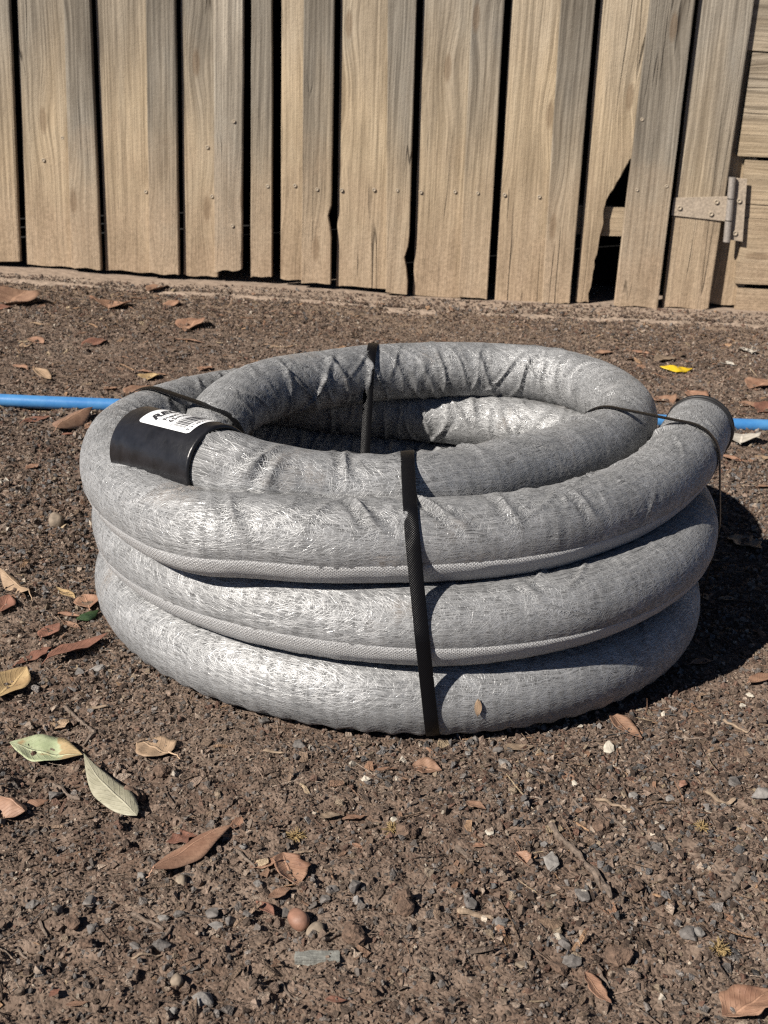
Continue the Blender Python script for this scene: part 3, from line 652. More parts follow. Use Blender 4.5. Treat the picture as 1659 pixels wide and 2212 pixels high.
# black coupling with its label
ax = cd_; CLN = np.linalg.norm(CE1-CE0); RCP = .0425
C0 = 0
prof = [(.010, .0375), (C0-.0005, .0385), (C0-.001, .0405), (C0, .0418), (C0+.0008, RCP-.0002), (C0+.0018, RCP), (CLN-.002, RCP), (CLN-.0008, RCP-.0004), (CLN, RCP-.001), (CLN, RCP-.0036), (CLN-.06, RCP-.0038)]
coup = ring_tube(CE0, ax, prof, 'coupling', M['black'], coil, n=96)
c_a = np.cross(ax, [0, 0, 1.]); c_a /= np.linalg.norm(c_a); c_b = np.cross(c_a, ax)
if c_a[1] > 0: c_a = -c_a          # points to the camera
def cyl(t, beta, r_): return CE0+ax*t+(c_b*math.cos(beta)+c_a*math.sin(beta))*r_
LT0, LT1, LB0, LB1 = .016, .096, R(34), R(-52)     # label: t range, angle range
def lab(x, y, r_):      # label plane: x reading direction (m), y up (towards the open end)
    return cyl(LT0+y, LB0-x/RCP, r_)
LW, LH = (LB0-LB1)*RCP, LT1-LT0
def label_grid():
    nx_, ny_ = 40, 24; V = []; rr = .004
    for i in range(nx_):
        for j in range(ny_):
            x = LW*i/(nx_-1); y = LH*j/(ny_-1)
            ex = min(x, LW-x); ey = min(y, LH-y)
            if ex < rr:                      # rounded corners
                q = rr-math.sqrt(max(rr*rr-(rr-ex)**2, 0)); y = q+(LH-2*q)*j/(ny_-1)
            V.append(lab(x, y, RCP+.0005))
    return np.array(V), grid_faces(nx_, ny_)
V, Q = label_grid(); lb = link('paper_label', mesh_np('paper_label', V-CLOC, Q), M['label'], coup)
def ink_bars(rects, name, mat):
    V, Q = [], []
    for (x0, x1, y0, y1) in rects:
        k_ = max(2, int(abs(x1-x0)/.003)+2)
        b0 = len(V)
        for i in range(k_):
            x = x0+(x1-x0)*i/(k_-1)
            V += [lab(x, y0, RCP+.0009), lab(x, y1, RCP+.0009)]
        Q += [(b0+2*i, b0+2*i+1, b0+2*i+3, b0+2*i+2) for i in range(k_-1)]
    return link(name, mesh_np(name, np.array(V)-CLOC, np.array(Q)), mat, coup)
def ink_text(txt, size, x, y, mat, shear=0.0, bold=0.0, sx=1.0):
    cu = bpy.data.curves.new('lettering', 'FONT'); cu.body = txt; cu.size = size; cu.shear = shear; cu.offset = bold; cu.resolution_u = 2; cu.fill_mode = 'FRONT'
    ob = bpy.data.objects.new('lettering', cu); COL.objects.link(ob); dg = bpy.context.evaluated_depsgraph_get()
    me = bpy.data.meshes.new_from_object(ob.evaluated_get(dg)); bpy.data.objects.remove(ob); bpy.data.curves.remove(cu)
    bm = bmesh.new(); bm.from_mesh(me); bmesh.ops.triangulate(bm, faces=bm.faces); bmesh.ops.subdivide_edges(bm, edges=[e for e in bm.edges if e.calc_length() > size*.35], cuts=2, use_grid_fill=True)
    bmesh.ops.triangulate(bm, faces=bm.faces)
    for v in bm.verts: v.co = Vector(lab(x+v.co.x*sx, y+v.co.y, RCP+.0009)-CLOC)
    bm.to_mesh(me); bm.free(); me.name = 'lettering'; me.materials.clear(); return link('lettering', me, mat, coup)
ink_text('REL', .0150, .006, LH-.0215, M['ink'], shear=.35, bold=.0006, sx=1.15)
ink_text('Flexi P', .0095, .009, LH-.0350, M['ink'], bold=.0001)
ink_text('65mm x', .0095, .0085, LH-.0440, M['ink'], bold=.0001)
ink_text('9 313822', .0066, .0030, .0040, M['ink'])
ink_bars([(.003, LW-.004, LH-.0252, LH-.0247), (.003, LW-.004, LH-.0478, LH-.0473)], 'rule_lines', M['ink_grey'])
rects = []; x = .0060; rb = random.Random(4)
while x < LW-.008:
    wd = rb.choice((.0005, .0005, .0009, .0013)); rects.append((x, x+wd, .0110, LH-.0500)); x += wd+rb.choice((.0005, .0008, .0012))
ink_bars(rects, 'barcode', M['ink'])
# ------------------------------------------------------------------ straps
def hull2(pts):
    pts = sorted(map(tuple, pts)); cr = lambda o, a, b: (a[0]-o[0])*(b[1]-o[1])-(a[1]-o[1])*(b[0]-o[0])
    lo, up = [], []
    for p in pts:
        while len(lo) > 1 and cr(lo[-2], lo[-1], p) <= 0: lo.pop()
        lo.append(p)
    for p in reversed(pts):
        while len(up) > 1 and cr(up[-2], up[-1], p) <= 0: up.pop()
        up.append(p)
    return np.array(lo[:-1]+up[:-1])
def strap(P1, dr, umin, umax, width, label, lean=0.0, zmin=0.0):
    P1 = np.array([P1[0], P1[1], 0.]); dr = np.array([dr[0], dr[1], 0.]); dr /= np.linalg.norm(dr)
    # the plane may lean sideways: normal tilted
    n = np.array([-dr[1], dr[0], 0.]); n = n+np.array([0, 0, lean]); n /= np.linalg.norm(n); zz = np.cross(dr, n); zz = zz if zz[2] > 0 else -zz
    dd = (PC-P1)@n; k = np.where(dd[:-1]*dd[1:] < 0)[0]; pts = []
    for i in k:
        if SS[i] > LTOT-.05: continue
        f_ = dd[i]/(dd[i]-dd[i+1]); p = PC[i]*(1-f_)+PC[i+1]*f_; u = (p-P1)@dr; v = (p-P1)@zz
        if umin < u < umax and p[2] > zmin:
            c = abs(TN[i]@n); hw = RT/max(c, .55); hr = RT
            for a in np.linspace(0, 2*math.pi, 60, endpoint=False): pts.append((u+(hw+.0022)*math.cos(a), v+(hr+.0022)*math.sin(a)))
    Hh = hull2(pts); L = np.vstack([Hh, Hh[:1]]); sl_ = np.concatenate([[0], np.cumsum(np.linalg.norm(np.diff(L, axis=0), axis=1))])
    m = int(sl_[-1]/.004); ss = np.linspace(0, sl_[-1], m, endpoint=False); U = np.interp(ss, sl_, L[:, 0]); Vz = np.interp(ss, sl_, L[:, 1])
    C3 = P1+U[:, None]*dr+Vz[:, None]*zz; C3[:, 2] = np.maximum(C3[:, 2], .0012)
    tg = np.roll(C3, -1, 0)-np.roll(C3, 1, 0); tg /= np.linalg.norm(tg, axis=1)[:, None]; on = np.cross(tg, n)
    ctr = C3.mean(0)
    if ((C3-ctr)*on).sum() < 0: on = -on
    w2 = width/2; G = np.stack([C3-n*w2, C3-n*w2*.9+on*.0005, C3+on*.0006, C3+n*w2*.9+on*.0005, C3+n*w2, C3+n*w2*.9-on*.0004, C3-n*w2*.9-on*.0004], 1)
    G = np.concatenate([G, G[:1]], 0); kk = 7; so_ = np.concatenate([ss, [sl_[-1]]])
    cu = np.array([0, .05, .5, .95, 1, .95, .05])*width; uvv = np.stack([np.repeat(so_[:, None], kk, 1), np.repeat(cu[None], len(so_), 0)], -1).reshape(-1, 2)
    base = np.array([ctr[0], ctr[1], 0]); Fq = grid_faces(m+1, kk, True); Gv = (G-base).reshape(-1, 3)
    a, b, c = Gv[Fq[2, 0]], Gv[Fq[2, 1]], Gv[Fq[2, 2]]
    o = link('binding_strap', mesh_np('binding_strap', Gv, Fq, uv=uvv), M['strap'], None, base)
    bm = bmesh.new(); bm.from_mesh(o.data); bmesh.ops.recalc_face_normals(bm, faces=bm.faces); bm.to_mesh(o.data); bm.free()
    return tagit(o, label, 'strap', 'black straps binding the pipe coil')
a1, a2 = at(868, 985, .25), at(932, 1590, 0)
strap(at(936, 1590, 0)[:2], (0.0, 1), -.17, .22, .0135, 'black woven strap over the front of the coil', lean=-.15)
strap(at(803, 760, .24)[:2], (.05, 1), -.22, .2, .0135, 'black woven strap at the back of the coil, seen from inside')
strap((.242, 1.367), (.92, -.39), -.12, .25, .0105, 'thin grey looking strap bent over the right end of the coil')
strap((-.225, 1.41), (-.98, .2), -.12, .25, .0155, 'dark strap over the left rear of the coil behind the black coupling')
# ------------------------------------------------------------------ blue hose
pts = np.array([(-3, 2.10, .0), (-1.6, 2.15, 0), tuple(at(0, 864, .012)), tuple(at(330, 878, .012)), tuple(at(860, 905, .012)), tuple(at(1300, 905, .012)), tuple(at(1420, 908, .012)), tuple(at(1659, 919, .012)), (1.4, 2.30, 0), (3, 2.5, 0)])
pts[:, 2] = .0115; hp, hs = catmull(pts, .02); HT, HN, HB = frames(hp); th = np.linspace(0, 2*math.pi, 20, endpoint=False)
Vh = hp[:, None]+(HN[:, None]*np.cos(th)[None, :, None]+HB[:, None]*np.sin(th)[None, :, None])*.0118
o = link('hose', mesh_np('hose', Vh.reshape(-1, 3)-[0, 2.15, 0], grid_faces(len(hp), 20, True)), M['hose'], None, (0, 2.15, 0))
tagit(o, 'bright blue hose lying on the ground behind the coil', 'hose')
# ------------------------------------------------------------------ leaves
def ground_at(px, py):
    p = at(px, py, 0); 
    for _ in range(3): p = at(px, py, float(gz(p[0], p[1])))
    return p
def leaf(px, py, L, ang, kind, label, wr=.38, curl=.35, cup=.3, roll=0., tip=1.0, lift=.0, stalk=.12, seed=None, ragged=0., sharp=1.0):
    if py < 1100: wr = min(wr*1.2, 1.0)
    if L > 100: lift += .003
    """L: length in photo px; ang: direction of the tip in the photo, degrees, 0 = right, 90 = up"""
    sd = seed if seed is not None else int(px*7+py*13); rg = random.Random(sd); p = ground_at(px, py)
    a = R(ang); q = ground_at(px+math.cos(a)*L/2, py-math.sin(a)*L/2); q2 = ground_at(px-math.cos(a)*L/2, py+math.sin(a)*L/2)
    dv = (q-q2)[:2]; Lm = float(np.linalg.norm(dv)); yaw = math.atan2(dv[1], dv[0])
    nu, nv = 20, 9; V = []; U = []
    ph = [rg.uniform(0, 6.28) for _ in range(6)]; hs_ = Lm*wr*.5
    bend = rg.uniform(-.18, .18)
    for i in range(nu):
        t = i/(nu-1); wv = hs_*(math.sin(math.pi*min(max(t, .0), 1)**(.85*tip))**sharp); wv = max(wv, hs_*.012)
        for j in range(nv):
            s_ = 2*j/(nv-1)-1; edge = 1+ragged*1.5*float(vn(np.array(t*7+ph[0]), np.array(3.*(s_ > 0)), 71))*abs(s_)
            x = (t-.5)*Lm; y = s_*wv*edge+bend*Lm*(t*t-t)*1.2
            arc = curl*Lm*.5*((t-.5)**2-.08)*(1) + .02*Lm*math.sin(t*7+ph[2])
            z = arc + cup*abs(s_)**1.4*wv*1.2 + .05*wv*math.sin(t*17+ph[3]+s_*3)
            # roll the blade round its midrib
            if roll: y, z = y*math.cos(roll*abs(s_)*.6), z+abs(y)*math.sin(roll*abs(s_))*.8
            V.append((x, y, z)); U.append((t, (s_+1)/2))
    V = np.array(V); V[:, 2] -= np.percentile(V[:, 2], 6)
    n = len(V); f1 = grid_faces(nu, nv); th_ = .00045
    Vb = V-np.array([0, 0, th_]); side = []
    for i in range(nu-1): side += [(i*nv, i*nv+nv, n+i*nv+nv, n+i*nv), (i*nv+nv-1+nv, i*nv+nv-1, n+i*nv+nv-1, n+i*nv+nv-1+nv)]
    Vt = np.concatenate([V, Vb]); Qt = np.concatenate([f1, f1[:, ::-1]+n, np.array(side)]); Ut = U+U
    if stalk:
        b0 = len(Vt); k = 6; sv = []; SLm = stalk*Lm
        zb = V[nv//2, 2]
        for i in range(k):
            t = i/(k-1); c = np.array([-Lm/2-SLm*t+.002, .15*SLm*t*t*rg.choice((-1, 1)), max(zb*(1-t), .0006)]); rr_ = .0009*(1-.3*t)
            sv += [c+[0, rr_, 0], c+[0, 0, rr_], c+[0, -rr_, 0], c+[0, 0, -rr_]]
        Vt = np.concatenate([Vt, np.array(sv)]); Qt = np.concatenate([Qt, grid_faces(k, 4, True)+b0]); Ut = Ut+[(.01, .5)]*len(sv)
    me = mesh_np('leaf', Vt, Qt, uv=np.array(Ut))
    o = link('fallen_leaf', me, LM[kind], None, (p[0], p[1], p[2]+.0022+lift)); o.rotation_euler = (rg.uniform(-.14, .14), rg.uniform(-.06, .06), yaw)
    return tagit(o, label, 'leaf')
LV = [
 (100, 1635, 158, -6, 'green', 'large pale green leaf with a brownish patch, left foreground', dict(wr=.62, curl=.25, cup=.22, stalk=0, tip=1.15)),
 (238, 1718, 170, 132, 'grey', 'large grey green curled leaf lying below the pale green leaf', dict(wr=.25, curl=-.10, cup=-.2, stalk=0, tip=.8, lift=.004)),
 (420, 1852, 215, 35, 'orange', 'long brown leaf with a greenish tip, in the left foreground', dict(wr=.30, curl=-.1, cup=-.35, stalk=.08)),
 (331, 1618, 80, 155, 'tan', 'round cracked tan leaf with a short dark stalk below the coil', dict(wr=1.0, curl=.1, cup=.1, stalk=.4, tip=.8, ragged=.15)),
 (22, 1752, 75, 150, 'orange', 'glossy orange leaf curled upside down at the left edge of the foreground', dict(wr=.7, curl=-.9, cup=-.7, stalk=0)),
 (78, 1738, 58, 10, 'orange', 'small orange leaf arched beside the glossy orange one', dict(wr=.5, curl=-.8, cup=-.4)),
 (24, 1483, 90, 40, 'ochre', 'ochre leaf half out of the frame at the left edge', dict(wr=.62, curl=.3, cup=.35, stalk=0)),
 (30, 1272, 78, 146, 'tan', 'narrow tan leaf lying level with the lowest turn of the coil, far left', dict(wr=.32, cup=-.5)),
 (142, 1285, 48, 150, 'ochre', 'slim ochre leaf halfway between the far left leaf and the coil', dict(wr=.28)),
 (7, 1312, 50, 60, 'red', 'dark red brown leaf cut by the left edge below the narrow tan leaf', dict(wr=.6)),
 (188, 1306, 36, 110, 'orange', 'small orange leaf touching the left foot of the coil', dict(wr=.7)),
 (190, 1336, 52, 20, 'dark', 'dark green leaf tucked against the left side of the coil', dict(wr=.62, curl=-.4, cup=-.5)),
 (150, 1334, 50, -12, 'orange', 'pinkish split leaf just left of the dark green leaf', dict(wr=.35, cup=.6)),
 (156, 1355, 42, -25, 'brown', 'small brown leaf under the pinkish split leaf', dict(wr=.4)),
 (110, 1370, 52, 40, 'red', 'red brown leaf with an upturned point left of the coil', dict(wr=.6, curl=.6)),
 (170, 1412, 145, 24, 'red', 'long flat red brown leaf pointing at the bottom turn of the coil', dict(wr=.30, ragged=.2)),
 (75, 1422, 90, 25, 'red', 'torn dull red leaf half buried left of the long flat one', dict(wr=.3, ragged=.8)),
 (131, 1571, 42, 30, 'tan', 'small square tan leaf scrap above the large pale green leaf', dict(wr=.9, ragged=.5, stalk=0)),
 (70, 1012, 28, 20, 'orange', 'tiny orange leaf alone on the soil left of the coupling', dict(wr=.5)),
 (30, 652, 62, 15, 'brown', 'broad brown leaf near the footing at the left edge', dict(wr=.7, curl=.5)),
 (5, 668, 40, 10, 'red', 'brown leaf scrap cut by the left edge near the footing', dict(wr=.5)),
 (140, 624, 36, 5, 'orange', 'small pink brown leaf at the footing, left of the larger upright one', dict(wr=.4)),
 (344, 632, 52, 14, 'brown', 'brown leaf propped up right in front of the footing', dict(wr=.5, curl=-.4, lift=.006)),
 (240, 662, 20, 60, 'orange', 'tiny orange leaf between the footing and the left coil edge', dict(wr=.8)),
 (374, 661, 26, 15, 'orange', 'small orange sliver just below the footing leaf', dict(wr=.35)),
 (78, 741, 34, -15, 'orange', 'orange leaf on the left of the middle ground', dict(wr=.45)),
 (57, 749, 26, 25, 'tan', 'tan sliver beside the orange leaf on the left', dict(wr=.35)),
 (90, 703, 44, -5, 'tan', 'slender tan leaf in the left middle ground', dict(wr=.25)),
 (205, 744, 58, 12, 'red', 'dark brown leaf lying in its shadow, left middle ground', dict(wr=.3)),
 (43, 796, 32, 170, 'orange', 'orange leaf above the left part of the hose', dict(wr=.5)),
 (92, 812, 42, -30, 'tan', 'thin tan leaf just above the left part of the hose', dict(wr=.25)),
 (240, 843, 32, 10, 'brown', 'brown leaf directly behind the hose near the coil', dict(wr=.7, curl=.5)),
 (298, 848, 36, 25, 'brown', 'pointed brown leaf between the hose and the left shoulder of the coil', dict(wr=.6)),
 (314, 805, 30, 0, 'orange', 'short orange leaf above the left shoulder of the coil', dict(wr=.4)),
 (325, 818, 18, 40, 'ochre', 'small ochre leaf beside the short orange one', dict(wr=.7)),
 (350, 811, 28, 0, 'brown', 'thin brown leaf right of the short orange leaf', dict(wr=.3)),
 (418, 708, 42, 30, 'orange', 'orange leaf standing on edge on the bare middle ground', dict(wr=.45, curl=-.3, lift=.004)),
 (405, 738, 76, -10, 'brown', 'long twisted brown leaf below the orange one on edge', dict(wr=.12, curl=.3)),
 (445, 800, 26, 15, 'orange', 'small orange leaf behind the left rear of the coil', dict(wr=.6)),
 (127, 876, 54, 5, 'brown', 'brown leaf leaning against the front of the blue hose', dict(wr=.4, lift=.008)),
 (162, 914, 88, 28, 'brown', 'large brown leaf in front of the hose', dict(wr=.34, curl=-.3, cup=-.4)),
 (78, 912, 60, 12, 'red', 'curled red brown leaf left of the large one in front of the hose', dict(wr=.35, curl=.9)),
 (204, 924, 42, 18, 'orange', 'slim orange leaf touching the left rim of the coil', dict(wr=.35)),
 (232, 900, 38, 0, 'brown', 'small brown leaf between the hose and the coupling', dict(wr=.5)),
 (150, 941, 66, 8, 'red', 'thin red brown leaf under the large brown leaf', dict(wr=.14)),
 (1460, 800, 72, 0, 'yellow', 'bright yellow leaf on the soil at the right', dict(wr=.5, curl=-.1, cup=-.3, stalk=0)),
 (1384, 765, 64, -8, 'orange', 'slender orange leaf above the yellow leaf', dict(wr=.25)),
 (1305, 765, 42, 10, 'brown', 'brown leaf just behind the right rear of the coil', dict(wr=.5)),
 (1437, 780, 44, 5, 'dull', 'dull leaf between the slender orange and the yellow leaf', dict(wr=.5)),
 (1613, 762, 22, 150, 'white', 'pale crumpled leaf at the far right', dict(wr=.6, curl=.7)),
 (1573, 788, 38, -8, 'white', 'small whitish leaf right of the yellow leaf', dict(wr=.38, stalk=0)),
 (1643, 838, 52, 12, 'orange', 'shiny orange leaf cut by the right edge', dict(wr=.5, lift=.004, curl=-.2)),
 (1435, 868, 40, 160, 'brown', 'brown leaf behind the hose between coil and pipe end', dict(wr=.8, ragged=.3)),
 (1508, 860, 44, -20, 'orange', 'orange brown leaf behind the ribbed pipe end', dict(wr=.5)),
 (1619, 879, 40, -15, 'brown', 'broad dull brown leaf above the hose at the right', dict(wr=.6)),
 (1651, 886, 30, 20, 'red', 'dark brown leaf above the hose at the right edge', dict(wr=.5)),
 (1600, 955, 30, 80, 'white', 'bleached white leaf with a stalk standing in front of the hose', dict(wr=.8, curl=.2, lift=.004)),
 (1586, 995, 64, -10, 'orange', 'long pale orange leaf beside the right side of the coil', dict(wr=.3)),
 (1646, 992, 46, 5, 'tan', 'tan leaf cut by the right edge near the long pale orange one', dict(wr=.3)),
 (1606, 1180, 84, -20, 'tan', 'large torn tan leaf lying in the coil shadow', dict(wr=.75, ragged=.6)),
 (1533, 1212, 42, -8, 'tan', 'small leaf in shadow touching the right side of the coil', dict(wr=.4)),
 (1572, 1298, 42, 0, 'tan', 'middling tan leaf in the coil shadow, below the large torn one', dict(wr=.5)),
 (1520, 1293, 26, -30, 'tan', 'small tan leaf in shadow right at the foot of the coil', dict(wr=.6)),
 (1636, 1055, 60, -5, 'brown', 'brown leaf at the upper border of the coil shadow', dict(wr=.35)),
 (1516, 1435, 50, 8, 'brown', 'smooth brown leaf near the lower border of the coil shadow', dict(wr=.5)),
 (1352, 1575, 86, -38, 'brown', 'brown leaf with a sharp point just below the coil shadow', dict(wr=.42, curl=.2, cup=.35)),
 (1640, 1470, 54, 25, 'brown', 'brown leaf at the right edge under the coil shadow', dict(wr=.5)),
 (833, 1667, 52, 2, 'brown', 'small flat brown leaf in front of the coil', dict(wr=.28, curl=-.3, stalk=0)),
 (922, 1664, 66, -10, 'brown', 'round cracked brown leaf below the front strap', dict(wr=.85, ragged=.25, stalk=0)),
 (712, 1768, 50, 5, 'dull', 'soil covered leaf scrap in the middle of the foreground', dict(wr=.5, ragged=.5, stalk=0)),
 (764, 1771, 52, 10, 'brown', 'torn brown leaf half buried next to the soil covered scrap', dict(wr=.45, ragged=.7, stalk=0)),
 (575, 1872, 70, 10, 'orange', 'orange brown leaf piece at the end of the long brown leaf', dict(wr=.4, ragged=.3, stalk=0)),
 (628, 1888, 78, -60, 'orange', 'crumpled orange brown leaf half under the soil', dict(wr=.7, ragged=.4, stalk=0)),
 (604, 1934, 56, 25, 'brown', 'brown leaf piece under the crumpled orange brown leaf', dict(wr=.45, ragged=.3, stalk=0)),
 (573, 1976, 54, -45, 'red', 'dark triangular leaf standing left of the rust coloured nut', dict(wr=.45, lift=.003)),
 (774, 1834, 30, -15, 'orange', 'small orange leaf scrap in the centre of the foreground', dict(wr=.4, stalk=0)),
 (1036, 1832, 32, 10, 'orange', 'small orange scrap right of the clod in the foreground', dict(wr=.6, stalk=0, ragged=.3)),
 (1028, 1745, 46, -20, 'brown', 'brown leaf scrap sticking up under the front strap', dict(wr=.6, ragged=.4, stalk=0)),
 (395, 1815, 78, 20, 'red', 'torn rust brown leaf under the long brown leaf', dict(wr=.5, ragged=.8, stalk=0)),
 (512, 1783, 34, 55, 'orange', 'orange scrap at the tip of the long brown leaf', dict(wr=.5, ragged=.5, stalk=0)),
 (1129, 1862, 42, -40, 'orange', 'crumpled orange leaf right of centre in the foreground', dict(wr=.65, ragged=.3, stalk=0, cup=.6)),
 (1290, 2140, 90, -50, 'orange', 'orange brown leaf half buried near the bottom right', dict(wr=.4, ragged=.6, stalk=0)),
 (1610, 2180, 120, 30, 'orange', 'large rust orange leaf cut by the bottom right corner', dict(wr=.7, ragged=.4, stalk=0)),
 (1225, 1686, 28, 120, 'brown', 'small brown leaf scrap right of the round cracked leaf', dict(wr=.6, stalk=0)),
 (1120, 1622, 70, 5, 'dull', 'dull flat leaf partly covered in soil below the coil shadow', dict(wr=.4, ragged=.5, stalk=0)),
 (60, 2110, 46, 20, 'dull', 'dull brown scrap in the bottom left of the foreground', dict(wr=.5, ragged=.6, stalk=0)),
 (118, 2150, 36, 50, 'red', 'rust brown scrap near the bottom left corner', dict(wr=.6, ragged=.4, stalk=0)),
 (166, 2173, 50, 15, 'brown', 'thin brown leaf near the bottom left corner', dict(wr=.3, stalk=0)),
 (725, 2165, 46, -5, 'red', 'red brown leaf below the grey wood block', dict(wr=.45, stalk=0)),
]
for (px, py, L, ang, kd, lb_, kw) in LV: leaf(px, py, L, ang, kd, lb_, **kw)
# the leaf scrap caught on the coil's lowest turn
# ------------------------------------------------------------------ stones, clods, nuts
def rock_mesh(seed, n=16, flat=.7, smooth=False, round_=False):
    rg = random.Random(seed); bm = bmesh.new()
    if round_:
        bmesh.ops.create_icosphere(bm, subdivisions=3, radius=.5)
        for v in bm.verts: v.co *= 1+.08*math.sin(v.co.x*7+seed)+.06*math.sin(v.co.y*9+seed*2)
    else:
        for _ in range(n):
            v = Vector((rg.gauss(0, 1), rg.gauss(0, 1), rg.gauss(0, 1))).normalized()*rg.uniform(.40, .55); bm.verts.new(v)
        bmesh.ops.convex_hull(bm, input=bm.verts)
        for v in [v for v in bm.verts if not v.link_faces]: bm.verts.remove(v)
        bmesh.ops.bevel(bm, geom=list(bm.edges), offset=.03, segments=1, affect='EDGES')
        bmesh.ops.triangulate(bm, faces=bm.faces); bmesh.ops.subdivide_edges(bm, edges=[e for e in bm.edges if e.calc_length() > .2], cuts=1)
        for v in bm.verts: v.co *= 1+.05*math.sin(v.co.x*19+seed)+.05*math.sin(v.co.z*23+seed)+rg.uniform(-.02, .02)
    for v in bm.verts: v.co.z *= flat
    bmesh.ops.recalc_face_normals(bm, faces=bm.faces); me = bpy.data.meshes.new('stone'); bm.to_mesh(me); bm.free()
    if round_ or smooth: me.polygons.foreach_set('use_smooth', [True]*len(me.polygons))
    return me
def mpp(px, py):
    p = ground_at(px, py); return np.linalg.norm(p-np.array([0, 0, HC]))/FPX
def stone(px, py, s_, kind, label, cat='stone', name='stone', asp=1.3, flat=.62, round_=False, seed=None, sink=.25, rot=None):
    sd = seed if seed is not None else int(px*3+py*5); me = rock_mesh(sd, flat=flat, round_=round_); p = ground_at(px, py); m = s_*mpp(px, py)*1.12
    me.materials.append(SM[kind]); rg = random.Random(sd)
    me.transform(Matrix.Diagonal((m*asp**.5, m/asp**.5, m, 1)))
    o = link(name, me, None, None, (p[0], p[1], p[2]+m*flat*(.5-sink))); o.rotation_euler = (rg.uniform(-.3, .3), rg.uniform(-.3, .3), rot if rot is not None else rg.uniform(0, 6.28))
    return tagit(o, label, cat)
